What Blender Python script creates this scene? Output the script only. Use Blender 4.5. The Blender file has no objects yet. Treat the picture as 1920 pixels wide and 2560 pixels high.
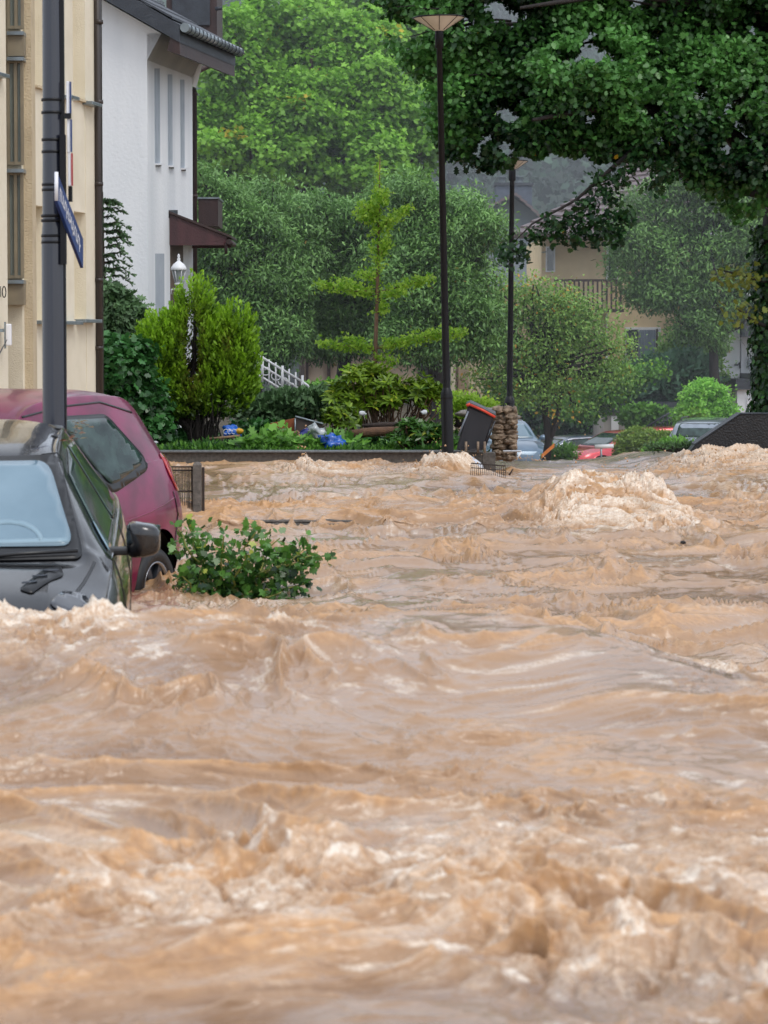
import bpy, bmesh, math, random
import numpy as np
from mathutils import Vector, Matrix, noise as mnoise
from mathutils.bvhtree import BVHTree
from mathutils.geometry import delaunay_2d_cdt

sc = bpy.context.scene
COL = sc.collection
rnd = random.Random(7)
rng = np.random.default_rng(11)
R = math.radians

# ---------------------------------------------------------------- camera
F = 7300.0                    # focal length in photo pixels (1920 x 2560)
CZ = 1.5                      # camera height above the mean water level
TH = math.atan((1280 - 850) / F)
cam_d = bpy.data.cameras.new("camera")
cam = bpy.data.objects.new("camera", cam_d); COL.objects.link(cam)
cam_d.sensor_fit = 'VERTICAL'; cam_d.sensor_height = 36.0
cam_d.lens = F / 2560 * 36.0
cam_d.clip_start = 0.5; cam_d.clip_end = 2000
cam.location = (0, 0, CZ); cam.rotation_euler = (math.pi / 2 - TH, 0, 0)
cam_d.dof.use_dof = True; cam_d.dof.focus_distance = 33.0; cam_d.dof.aperture_fstop = 8.0
sc.camera = cam

def P(u, v, y):
    """world point at distance y seen in the direction of photo pixel (u, v)"""
    dx = (u - 960) / F; dy = -(v - 1280) / F
    Y = math.cos(TH) + dy * math.sin(TH); Z = -math.sin(TH) + dy * math.cos(TH)
    t = y / Y
    return Vector((dx * t, y, CZ + Z * t))

class Plane:
    """vertical wall plane through photo column u at distance y, running along direction d"""
    def __init__(s, u, y, d=(0.17, 1)):
        s.p = P(u, 850, y); s.d = Vector((d[0], d[1], 0)).normalized()
        s.n = Vector((s.d.y, -s.d.x, 0))          # outward (towards the street, +x)
    def t(s, u):
        k = (u - 960) / F
        # x = k*y (approx)  ->  p.x + d.x t = k (p.y + d.y t)
        return (k * s.p.y - s.p.x) / (s.d.x - k * s.d.y)
    def at(s, u, v, off=0.0):
        q = s.p + s.d * s.t(u)
        w = P(u, v, q.y)
        return Vector((q.x, q.y, w.z)) + s.n * off
    def z(s, u, v):
        return s.at(u, v).z

# ---------------------------------------------------------------- materials
def newmat(name):
    m = bpy.data.materials.new(name); m.use_nodes = True
    nt = m.node_tree; b = nt.nodes['Principled BSDF']
    return m, nt, b
def lin(c):
    return tuple(((x / 12.92) if x <= 0.04045 else ((x + 0.055) / 1.055) ** 2.4) for x in c)
def rgb(r, g, b):
    return lin((r / 255, g / 255, b / 255))

def mat(name, c, c2=None, scale=6.0, rough=0.6, metal=0.0, bump=0.0, bscale=None, coat=0.0, streak=False, trans=0.0, spec=0.5, detail=6):
    m, nt, b = newmat(name)
    N = nt.nodes; L = nt.links
    tc = N.new('ShaderNodeTexCoord')
    c2 = c2 or tuple(x * 0.8 for x in c)
    nz = N.new('ShaderNodeTexNoise'); nz.inputs['Scale'].default_value = scale; nz.inputs['Detail'].default_value = detail
    src = tc.outputs['Object']
    if streak:
        mp = N.new('ShaderNodeMapping'); mp.inputs['Scale'].default_value = (1, 1, 0.12)
        L.new(src, mp.inputs['Vector']); src = mp.outputs['Vector']
    L.new(src, nz.inputs['Vector'])
    cr = N.new('ShaderNodeValToRGB'); cr.color_ramp.elements[0].position = 0.3; cr.color_ramp.elements[1].position = 0.72
    cr.color_ramp.elements[0].color = (*c2, 1); cr.color_ramp.elements[1].color = (*c, 1)
    L.new(nz.outputs['Fac'], cr.inputs['Fac']); L.new(cr.outputs['Color'], b.inputs['Base Color'])
    b.inputs['Roughness'].default_value = rough; b.inputs['Metallic'].default_value = metal
    b.inputs['Coat Weight'].default_value = coat; b.inputs['Coat Roughness'].default_value = 0.06
    b.inputs['Transmission Weight'].default_value = trans
    b.inputs['Specular IOR Level'].default_value = spec
    if bump:
        n2 = N.new('ShaderNodeTexNoise'); n2.inputs['Scale'].default_value = bscale or scale * 6; n2.inputs['Detail'].default_value = 5
        L.new(tc.outputs['Object'], n2.inputs['Vector'])
        bp = N.new('ShaderNodeBump'); bp.inputs['Strength'].default_value = bump; bp.inputs['Distance'].default_value = 0.02
        L.new(n2.outputs['Fac'], bp.inputs['Height']); L.new(bp.outputs['Normal'], b.inputs['Normal'])
    return m

def paintmat(name, c, c2, rough=0.28, cw=1.0):
    """wet car paint: clear coat, water beads as fine bump, faint dirt"""
    m, nt, b = newmat(name); N = nt.nodes; L = nt.links
    tc = N.new('ShaderNodeTexCoord')
    nz = N.new('ShaderNodeTexNoise'); nz.inputs['Scale'].default_value = 3.5; nz.inputs['Detail'].default_value = 8
    L.new(tc.outputs['Object'], nz.inputs['Vector'])
    cr = N.new('ShaderNodeValToRGB'); cr.color_ramp.elements[0].color = (*c2, 1); cr.color_ramp.elements[1].color = (*c, 1)
    cr.color_ramp.elements[0].position = 0.35; cr.color_ramp.elements[1].position = 0.6
    L.new(nz.outputs['Fac'], cr.inputs['Fac']); L.new(cr.outputs['Color'], b.inputs['Base Color'])
    b.inputs['Roughness'].default_value = rough; b.inputs['Metallic'].default_value = 0.35
    b.inputs['Coat Weight'].default_value = cw; b.inputs['Coat Roughness'].default_value = 0.05; b.inputs['Coat IOR'].default_value = 1.5
    vo = N.new('ShaderNodeTexVoronoi'); vo.inputs['Scale'].default_value = 95
    L.new(tc.outputs['Object'], vo.inputs['Vector'])
    mr = N.new('ShaderNodeMapRange'); mr.inputs['From Min'].default_value = 0.0; mr.inputs['From Max'].default_value = 0.35
    mr.inputs['To Min'].default_value = 1; mr.inputs['To Max'].default_value = 0
    L.new(vo.outputs['Distance'], mr.inputs['Value'])
    n2 = N.new('ShaderNodeTexNoise'); n2.inputs['Scale'].default_value = 6; L.new(tc.outputs['Object'], n2.inputs['Vector'])
    mu = N.new('ShaderNodeMath'); mu.operation = 'MULTIPLY'; L.new(mr.outputs['Result'], mu.inputs[0]); L.new(n2.outputs['Fac'], mu.inputs[1])
    bp = N.new('ShaderNodeBump'); bp.inputs['Strength'].default_value = 0.18; bp.inputs['Distance'].default_value = 0.004
    L.new(mu.outputs[0], bp.inputs['Height']); L.new(bp.outputs['Normal'], b.inputs['Normal']); L.new(bp.outputs['Normal'], b.inputs['Coat Normal'])
    return m

def leafmat(name, dark, light, accent=None, rough=0.42, transl=0.25, spec=0.5, hue=None):
    """foliage: per-leaf attribute 'tone' (x: shade, y: accent chance) drives the colour"""
    m, nt, b = newmat(name); N = nt.nodes; L = nt.links
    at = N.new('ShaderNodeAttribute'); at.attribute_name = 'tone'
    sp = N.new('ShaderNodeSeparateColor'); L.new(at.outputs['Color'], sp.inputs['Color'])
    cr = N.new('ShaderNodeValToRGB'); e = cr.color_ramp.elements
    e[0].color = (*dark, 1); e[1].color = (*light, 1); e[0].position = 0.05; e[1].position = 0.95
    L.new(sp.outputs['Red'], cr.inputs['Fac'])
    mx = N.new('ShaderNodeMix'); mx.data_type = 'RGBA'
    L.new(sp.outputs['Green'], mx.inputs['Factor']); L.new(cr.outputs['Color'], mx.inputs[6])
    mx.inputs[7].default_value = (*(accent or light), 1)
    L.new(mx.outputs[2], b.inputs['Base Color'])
    b.inputs['Roughness'].default_value = rough; b.inputs['Specular IOR Level'].default_value = spec
    tr = N.new('ShaderNodeBsdfTranslucent'); L.new(mx.outputs[2], tr.inputs['Color'])
    ms = N.new('ShaderNodeMixShader'); ms.inputs['Fac'].default_value = transl
    L.new(b.outputs['BSDF'], ms.inputs[1]); L.new(tr.outputs['BSDF'], ms.inputs[2])
    L.new(ms.outputs['Shader'], N['Material Output'].inputs['Surface'])
    return m

# ---------------------------------------------------------------- object helpers
def tag(o, label=None, cat=None, group=None, kind=None):
    if label: o['label'] = label
    if cat: o['category'] = cat
    if group: o['group'] = group
    if kind: o['kind'] = kind
    return o
def thing(name, label, cat, loc=(0, 0, 0), rot=(0, 0, 0), group=None):
    o = bpy.data.objects.new(name, None); COL.objects.link(o)
    o.location = loc; o.rotation_euler = rot; o.empty_display_size = 0.2
    return tag(o, label, cat, group)

def link(name, me, m, parent=None, local=False):
    me.materials.append(m) if m else None
    o = bpy.data.objects.new(name, me); COL.objects.link(o)
    if parent:
        o.parent = parent
        if not local:      # mesh given in world coordinates: undo the translation of the chain
            off = Vector((0, 0, 0)); q = parent
            while q: off += q.location; q = q.parent
            o.location = -off
    return o

class MB:
    def __init__(s): s.v = []; s.f = []; s.sm = []
    def add(s, vs, fs, smooth=False):
        k = len(s.v); s.v += [tuple(p) for p in vs]
        s.f += [tuple(i + k for i in f) for f in fs]; s.sm += [smooth] * len(fs); return s
    def box(s, c, size, rz=0, rx=0, ry=0, taper=1.0):
        M = Matrix.Rotation(rz, 3, 'Z') @ Matrix.Rotation(ry, 3, 'Y') @ Matrix.Rotation(rx, 3, 'X')
        vs = []
        for z in (-.5, .5):
            k = taper if z > 0 else 1
            for x, y in ((-.5, -.5), (.5, -.5), (.5, .5), (-.5, .5)):
                vs.append(Vector(c) + M @ Vector((x * size[0] * k, y * size[1] * k, z * size[2])))
        return s.add(vs, [(3, 2, 1, 0), (4, 5, 6, 7), (0, 1, 5, 4), (1, 2, 6, 5), (2, 3, 7, 6), (3, 0, 4, 7)])
    def hexa(s, vs):
        """8 corners: bottom loop then top loop"""
        return s.add(vs, [(3, 2, 1, 0), (4, 5, 6, 7), (0, 1, 5, 4), (1, 2, 6, 5), (2, 3, 7, 6), (3, 0, 4, 7)])
    def tube(s, pts, r, n=8, cap=True):
        pts = [Vector(p) for p in pts]; rr = r if isinstance(r, (list, tuple)) else [r] * len(pts)
        vs = []; fs = []; up = Vector((0.13, 0.21, 1)).normalized()
        for i, p in enumerate(pts):
            d = (pts[min(i + 1, len(pts) - 1)] - pts[max(i - 1, 0)])
            if d.length < 1e-9: d = Vector((0, 0, 1))
            d.normalize()
            a = d.cross(up)
            if a.length < 0.05: a = d.cross(Vector((1, 0, 0)))
            a.normalize(); b = d.cross(a)
            for k in range(n):
                t = 2 * math.pi * k / n
                vs.append(p + (a * math.cos(t) + b * math.sin(t)) * rr[i])
        for i in range(len(pts) - 1):
            for k in range(n):
                k2 = (k + 1) % n
                fs.append((i * n + k, i * n + k2, (i + 1) * n + k2, (i + 1) * n + k))
        s.add(vs, fs, True)
        if cap:
            k0 = len(s.v) - len(vs)
            s.f.append(tuple(k0 + k for k in range(n))[::-1]); s.sm.append(False)
            s.f.append(tuple(k0 + (len(pts) - 1) * n + k for k in range(n))); s.sm.append(False)
        return s
    def lathe(s, c, prof, n=24, M=None):
        """prof: list of (r, z)"""
        M = M or Matrix.Identity(3); vs = []; fs = []
        for r, z in prof:
            for k in range(n):
                t = 2 * math.pi * k / n
                vs.append(Vector(c) + M @ Vector((r * math.cos(t), r * math.sin(t), z)))
        for i in range(len(prof) - 1):
            for k in range(n):
                k2 = (k + 1) % n
                fs.append((i * n + k, i * n + k2, (i + 1) * n + k2, (i + 1) * n + k))
        return s.add(vs, fs, True)
    def prism(s, poly, d):
        """planar polygon (3-D points) extruded by vector d"""
        d = Vector(d); n = len(poly); vs = [Vector(p) for p in poly] + [Vector(p) + d for p in poly]
        fs = [tuple(range(n))[::-1], tuple(range(n, 2 * n))] + [(i, (i + 1) % n, n + (i + 1) % n, n + i) for i in range(n)]
        return s.add(vs, fs)
    def blob(s, c, r, seed=0, amp=0.25, sub=2, sc_=1.5, flat=None):
        bm = bmesh.new(); bmesh.ops.create_icosphere(bm, subdivisions=sub, radius=1)
        r = Vector(r) if not isinstance(r, (int, float)) else Vector((r, r, r)); vs = []
        for v in bm.verts:
            k = 1 + amp * mnoise.noise(v.co * sc_ + Vector((seed * 3.1, seed * 1.7, 0)))
            vs.append(Vector(c) + Vector((v.co.x * r.x * k, v.co.y * r.y * k, v.co.z * r.z * k)))
        fs = [tuple(q.index for q in f.verts) for f in bm.faces]; bm.free()
        return s.add(vs, fs, True)
    def build(s, name, m, parent=None, local=False, bevel=0.0):
        me = bpy.data.meshes.new(name); me.from_pydata(s.v, [], s.f)
        bm = bmesh.new(); bm.from_mesh(me); bmesh.ops.recalc_face_normals(bm, faces=bm.faces); bm.to_mesh(me); bm.free()
        me.polygons.foreach_set('use_smooth', s.sm[:len(me.polygons)])
        o = link(name, me, m, parent, local)
        if bevel:
            md = o.modifiers.new('bevel', 'BEVEL'); md.width = bevel; md.segments = 2; md.limit_method = 'ANGLE'; md.angle_limit = R(40)
        return o

def mesh_np(name, V, faces_flat, loop_n, attr=None, smooth=False):
    """fast mesh from numpy: V (n,3); faces_flat vertex indices; loop_n verts per face"""
    me = bpy.data.meshes.new(name)
    nf = len(faces_flat) // loop_n
    me.vertices.add(len(V)); me.vertices.foreach_set('co', V.astype(np.float32).ravel())
    me.loops.add(len(faces_flat)); me.loops.foreach_set('vertex_index', faces_flat.astype(np.int32))
    me.polygons.add(nf); me.polygons.foreach_set('loop_start', np.arange(0, nf * loop_n, loop_n, dtype=np.int32))
    if smooth: me.polygons.foreach_set('use_smooth', np.ones(nf, dtype=bool))
    for nm, A in (attr or {}).items():
        a = me.attributes.new(nm, 'FLOAT_COLOR', 'POINT'); a.data.foreach_set('color', A.astype(np.float32).ravel())
    me.update(calc_edges=True)
    return me

# ---------------------------------------------------------------- foliage
def T(pts): return np.array(pts, dtype=float)
LEAF = {
 'oval': T([(0, 0, 0), (.28, .3, .04), (.26, .65, .03), (0, 1, -.06), (-.26, .65, .03), (-.28, .3, .04)]),
 'lance': T([(0, 0, 0), (.16, .35, .03), (.12, .7, .0), (0, 1, -.12), (-.12, .7, 0), (-.16, .35, .03)]),
 'clump': T([(0, 0, 0), (.5, .1, .1), (.35, .45, .0), (.6, .75, .08), (.1, .8, -.05), (-.15, 1.05, 0), (-.3, .65, .1), (-.65, .55, 0), (-.3, .25, .06)]),
 'oak': T([(0, 0, 0), (.12, .2, .03), (.3, .24, .05), (.18, .38, .03), (.42, .52, .05), (.24, .62, .02), (.36, .82, .0), (.1, .85, 0), (0, 1.02, -.06),
           (-.12, .85, 0), (-.36, .8, 0), (-.24, .6, .02), (-.42, .5, .05), (-.18, .36, .03), (-.3, .22, .05)]),
 'frond': T([(0, 0, 0), (.16, .25, .05), (.1, .38, .0), (.3, .55, .1), (.16, .62, 0), (.25, .88, .12), (.05, .85, .02), (0, 1.1, .1),
             (-.1, .84, .0), (-.26, .84, .1), (-.14, .58, 0), (-.32, .5, .1), (-.1, .36, 0), (-.17, .22, .05)]),
 'fan': T([(0, 0, 0), (.45, .5, .08), (.38, .75, .04), (.1, .7, 0), (0, .6, 0), (-.1, .72, 0), (-.4, .74, .04), (-.45, .5, .08)]),
 'maple': T([(0, 0, 0), (.35, .05, .04), (.3, .3, .02), (.6, .45, -.04), (.28, .6, .03), (.3, .8, 0), (0, 1.05, -.08), (-.3, .8, 0), (-.28, .6, .03),
             (-.6, .45, -.04), (-.3, .3, .02), (-.35, .05, .04)]),
}
def norm(a): return a / np.maximum(np.linalg.norm(a, axis=1, keepdims=True), 1e-9)

def leaf_mesh(name, C, A, Nn, S, kind, tone, accent=None, m=None, parent=None):
    """C centres, A leaf axes, Nn approximate normals, S sizes"""
    t = LEAF[kind]; k = len(t); n = len(C)
    A = norm(A); B = norm(np.cross(A, Nn)); W = np.cross(B, A)
    V = (C[:, None, :] + S[:, None, None] * (t[None, :, 0:1] * B[:, None, :] + t[None, :, 1:2] * A[:, None, :] + t[None, :, 2:3] * W[:, None, :]))
    V = V.reshape(-1, 3)
    col = np.zeros((n, k, 4)); col[:, :, 0] = np.clip(tone, 0, 1)[:, None]; col[:, :, 3] = 1
    if accent is not None: col[:, :, 1] = np.clip(accent, 0, 1)[:, None]
    me = mesh_np(name, V, np.arange(n * k), k, {'tone': col.reshape(-1, 4)})
    return link(name, me, m, parent)

def rdir(n): return norm(rng.normal(size=(n, 3)))

def crown_pts(lobes, nclus, per, spread, shell=(0.55, 1.0), cut=None):
    """lobes: (cx,cy,cz,rx,ry,rz). returns leaf centres, outward dirs, tone"""
    lobes = np.array(lobes, dtype=float)
    w = (lobes[:, 3] * lobes[:, 5]) ** 0.9 + 1e-3; w /= w.sum()
    li = rng.choice(len(lobes), nclus, p=w)
    d = rdir(nclus); r = shell[0] + (shell[1] - shell[0]) * rng.random(nclus) ** 0.6
    cc = lobes[li, :3] + d * lobes[li, 3:6] * r[:, None]
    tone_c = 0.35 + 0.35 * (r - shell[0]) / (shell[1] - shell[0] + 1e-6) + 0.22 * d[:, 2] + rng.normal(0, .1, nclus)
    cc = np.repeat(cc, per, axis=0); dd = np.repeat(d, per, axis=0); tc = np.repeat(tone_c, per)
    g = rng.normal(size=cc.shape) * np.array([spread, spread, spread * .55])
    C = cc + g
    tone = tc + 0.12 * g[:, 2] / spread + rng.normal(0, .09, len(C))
    if cut is not None:
        k = cut(C); C, dd, tone = C[k], dd[k], tone[k]
    return C, dd, tone

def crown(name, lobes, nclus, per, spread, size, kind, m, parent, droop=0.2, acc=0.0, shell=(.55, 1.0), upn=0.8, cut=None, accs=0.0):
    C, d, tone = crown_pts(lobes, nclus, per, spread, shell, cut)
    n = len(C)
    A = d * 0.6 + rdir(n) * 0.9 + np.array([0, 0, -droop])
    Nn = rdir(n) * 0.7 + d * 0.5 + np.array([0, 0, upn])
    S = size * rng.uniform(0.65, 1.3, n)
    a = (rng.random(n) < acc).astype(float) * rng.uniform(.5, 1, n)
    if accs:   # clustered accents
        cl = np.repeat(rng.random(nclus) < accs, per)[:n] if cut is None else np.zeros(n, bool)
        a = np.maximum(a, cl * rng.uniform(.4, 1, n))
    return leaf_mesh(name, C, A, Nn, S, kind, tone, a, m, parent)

def px_lobes(spec, y, depth=1.0, frac=0):
    if frac:
        r_ = random.Random(int(y * 10)); ex = []
        for q in spec:
            for k in range(frac):
                t = r_.uniform(0, 2 * math.pi); f_ = r_.uniform(.55, 1.05); s_ = r_.uniform(.28, .5)
                ex.append((q[0] + q[2] * f_ * math.cos(t), q[1] + q[3] * f_ * math.sin(t), q[2] * s_, q[3] * s_, (q[4] if len(q) > 4 else 0) - r_.uniform(0, .8)))
        spec = [(q[0], q[1], q[2] * .85, q[3] * .85) + tuple(q[4:]) for q in spec] + ex
    """spec: (u, v, ru, rv[, dy]) in photo px -> ellipsoids at distance y"""
    out = []
    for q in spec:
        u, v, ru, rv = q[:4]; yy = y + (q[4] if len(q) > 4 else 0)
        c = P(u, v, yy); s = F / yy
        out.append((c.x, c.y, c.z, ru / s, max(ru, rv) / s * depth, rv / s))
    return out

def wobble(a, b, n, amp, seed=0):
    a = Vector(a); b = Vector(b); L_ = (b - a).length; pts = []
    for i in range(n + 1):
        t = i / n; p = a.lerp(b, t); w = math.sin(math.pi * t) * amp * L_
        pts.append(p + Vector((mnoise.noise(Vector((t * 3, seed, 0))), mnoise.noise(Vector((t * 3, seed, 9))), mnoise.noise(Vector((t * 3, seed, 5))) * .5)) * w * 2)
    return pts

def limbs(mb, base, tips, r0, r1=0.015, n=6, amp=.12, seed=0):
    for i, t in enumerate(tips):
        pts = wobble(base, t, 6, amp, seed + i * 1.3)
        mb.tube(pts, [r0 + (r1 - r0) * (k / 6) ** .7 for k in range(7)], n, cap=False)
# ---------------------------------------------------------------- world and light
w = bpy.data.worlds.new("World"); sc.world = w; w.use_nodes = True
N = w.node_tree.nodes; L = w.node_tree.links
bg = N['Background']
sky = N.new('ShaderNodeTexSky'); sky.sky_type = 'NISHITA'; sky.sun_disc = False
SE, SR = R(52), R(145)
sky.sun_elevation = SE; sky.sun_rotation = SR; sky.air_density = 1.0; sky.dust_density = 4.0; sky.ozone_density = 1.0
mx = N.new('ShaderNodeMix'); mx.data_type = 'RGBA'; mx.inputs['Factor'].default_value = 0.72
L.new(sky.outputs['Color'], mx.inputs[6])
# a closed grey cloud deck over the clear sky
tcw = N.new('ShaderNodeTexCoord'); nzw = N.new('ShaderNodeTexNoise'); nzw.inputs['Scale'].default_value = 2.2; nzw.inputs['Detail'].default_value = 5
L.new(tcw.outputs['Generated'], nzw.inputs['Vector'])
crw = N.new('ShaderNodeValToRGB'); crw.color_ramp.elements[0].color = (7.2, 7.9, 9.2, 1); crw.color_ramp.elements[1].color = (11.0, 11.6, 12.6, 1)
crw.color_ramp.elements[0].position = .35; crw.color_ramp.elements[1].position = .65
L.new(nzw.outputs['Fac'], crw.inputs['Fac']); L.new(crw.outputs['Color'], mx.inputs[7])
L.new(mx.outputs[2], bg.inputs['Color']); bg.inputs['Strength'].default_value = 0.14
sd = bpy.data.lights.new("sun", 'SUN'); sun = bpy.data.objects.new("sun", sd); COL.objects.link(sun)
sd.energy = 1.1; sd.angle = R(22); sd.color = (1, 0.97, 0.92)
# lamp direction matches the sky sun
sun.rotation_euler = (math.pi / 2 - SE, 0, math.pi - SR + 0)
sun.rotation_euler = Vector((math.sin(SR) * math.cos(SE), math.cos(SR) * math.cos(SE), math.sin(SE))).to_track_quat('Z', 'Y').to_euler()

sc.view_settings.view_transform = 'Standard'; sc.view_settings.look = 'None'; sc.view_settings.exposure = 0
sc.cycles.use_denoising = True
sc.cycles.max_bounces = 6; sc.cycles.transparent_max_bounces = 8; sc.cycles.volume_bounces = 0
sc.cycles.sample_clamp_indirect = 6

# ---------------------------------------------------------------- numpy noise
def pn(x, y, seed=0):
    """2-D gradient noise"""
    xi = np.floor(x); yi = np.floor(y); fx = x - xi; fy = y - yi
    xi = xi.astype(np.int64); yi = yi.astype(np.int64)
    def g(ix, iy):
        h = (ix * 374761393 + iy * 668265263 + seed * 974634777) & 0xffffffff
        h = ((h ^ (h >> 13)) * 1274126177) & 0xffffffff
        a = ((h ^ (h >> 16)) & 0xffff).astype(np.float64) * (2 * np.pi / 65536)
        return a
    def dot(ix, iy, dx, dy):
        a = g(ix, iy); return np.cos(a) * dx + np.sin(a) * dy
    u = fx * fx * fx * (fx * (fx * 6 - 15) + 10); v = fy * fy * fy * (fy * (fy * 6 - 15) + 10)
    a = dot(xi, yi, fx, fy); b = dot(xi + 1, yi, fx - 1, fy)
    c = dot(xi, yi + 1, fx, fy - 1); d = dot(xi + 1, yi + 1, fx - 1, fy - 1)
    return (a + u * (b - a) + v * (c - a + u * (a - b - c + d))) * 1.5
def sst(a, b, x):
    t = np.clip((x - a) / (b - a), 0, 1); return t * t * (3 - 2 * t)

# ---------------------------------------------------------------- flood water
def base_z(x, y):
    """large shape of the flood surface"""
    ky = [2.5, 5, 8, 9.8, 12.2, 13.5, 19, 22, 26, 35, 39, 45, 50, 60, 75, 95]
    kz = [.36, .31, .25, .28, .10, -.08, -.16, -.12, -.06, .0, .0, -.26, -.52, -.98, -1.62, -2.4]
    z = np.interp(y, ky, kz)
    # the big standing ridge: crest line runs across and swings towards the camera on the right
    cy = 10.7 - 1.1 * sst(0.2, 1.5, x) - 1.6 * sst(.9, 2.6, x) + .25 * np.sin(x * 2.1 + .4)
    amp = .22 - .15 * sst(.5, 1.6, x) + .05 * np.exp(-((x - .12) / .35) ** 2) + .03 * np.exp(-((x + .95) / .5) ** 2)
    d = y - cy
    z = z + amp * np.exp(-(d / np.where(d > 0, .6, 1.35)) ** 2)
    # right-hand part behind the ridge sits lower
    z = z - .10 * sst(.8, 1.8, x) * np.exp(-((y - 14) / 4.0) ** 2)
    # standing whitewater mound
    z = z + .25 * np.exp(-((x - 2.0) / .58) ** 6) * np.where(y < 26.2, np.exp(-((y - 26.2) / 1.0) ** 2), np.exp(-((y - 26.2) / 1.6) ** 2))
    # second hump to the right / surge in front of the dark wall
    z = z + .09 * sst(3.2, 4.3, x) * np.exp(-((y - 35.5) / 1.5) ** 2) + .04 * sst(2.2, 3.6, x) * np.exp(-((y - 30) / 1.5) ** 2)
    # surge round the front of the black car
    z = z + .16 * sst(-.95, -1.3, x) * np.exp(-((y - 11.6) / .55) ** 2)
    # collar and wake at the near lamp post
    lx, ly = LAMP1
    r = np.hypot(x - lx, (y - ly) * .8)
    z = z + .12 * np.exp(-((r - .20) / .13) ** 2) * (0.55 + .45 * sst(.5, -.5, y - ly)) - .12 * np.exp(-(r / .13) ** 2)
    z = z - .13 * sst(.7, 1.5, x) * sst(3.7, 3.0, x) * sst(30, 36, y)
    r2 = np.hypot(x - 2.05, (y - 48.9) * .6); z = z + .10 * np.exp(-(r2 / .8) ** 2)
    # small splash
    r3 = np.hypot(x + .93, (y - 33.5)); z = z + .06 * np.exp(-(r3 / .2) ** 2)
    # the car wakes
    z = z - .09 * np.exp(-((x + 1.3) / .9) ** 2) * np.exp(-((y - 19.4) / 1.6) ** 2)
    return z

LAMP1 = (P(1120, 1150, 33.6).x, 33.6)

def foam_zone(x, y):
    f = 1.0 * np.exp(-((x - 2.05) / .68) ** 6) * np.exp(-((y - 25.5) / 1.9) ** 4)
    f += 1.1 * sst(-.7, -1.05, x) * np.exp(-((y - 11.0) / .8) ** 2)
    f += .75 * sst(3.0, 3.9, x) * np.exp(-((y - 35.2) / 1.8) ** 2) + .5 * sst(2.9, 3.4, x) * np.exp(-((y - 29) / 3.0) ** 2)
    lx, ly = LAMP1
    f += 1.0 * np.exp(-(np.hypot(x - lx - .05, (y - ly) * .7) / .46) ** 4)
    f += .6 * np.exp(-(np.hypot(x + .9, (y - 33.2) * .6) / .5) ** 2)
    f += .5 * np.exp(-((x - .1) / 1.6) ** 2) * np.exp(-((y - 6.3) / .9) ** 2)
    f += .42 * np.exp(-((x + .5) / .9) ** 2) * np.exp(-((y - 31) / 3.5) ** 2)
    f += .45 * np.exp(-((x + 1.0) / .5) ** 2) * np.exp(-((y - 18.0) / .9) ** 2)
    f += .5 * np.exp(-((x - 1.3) / 1.0) ** 2) * np.exp(-((y - 13.7) / 1.6) ** 2)
    f += .5 * np.exp(-((x - 1.9) / .8) ** 2) * np.exp(-((y - 48) / 3) ** 2)
    return np.clip(f, 0, 1.2)

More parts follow.
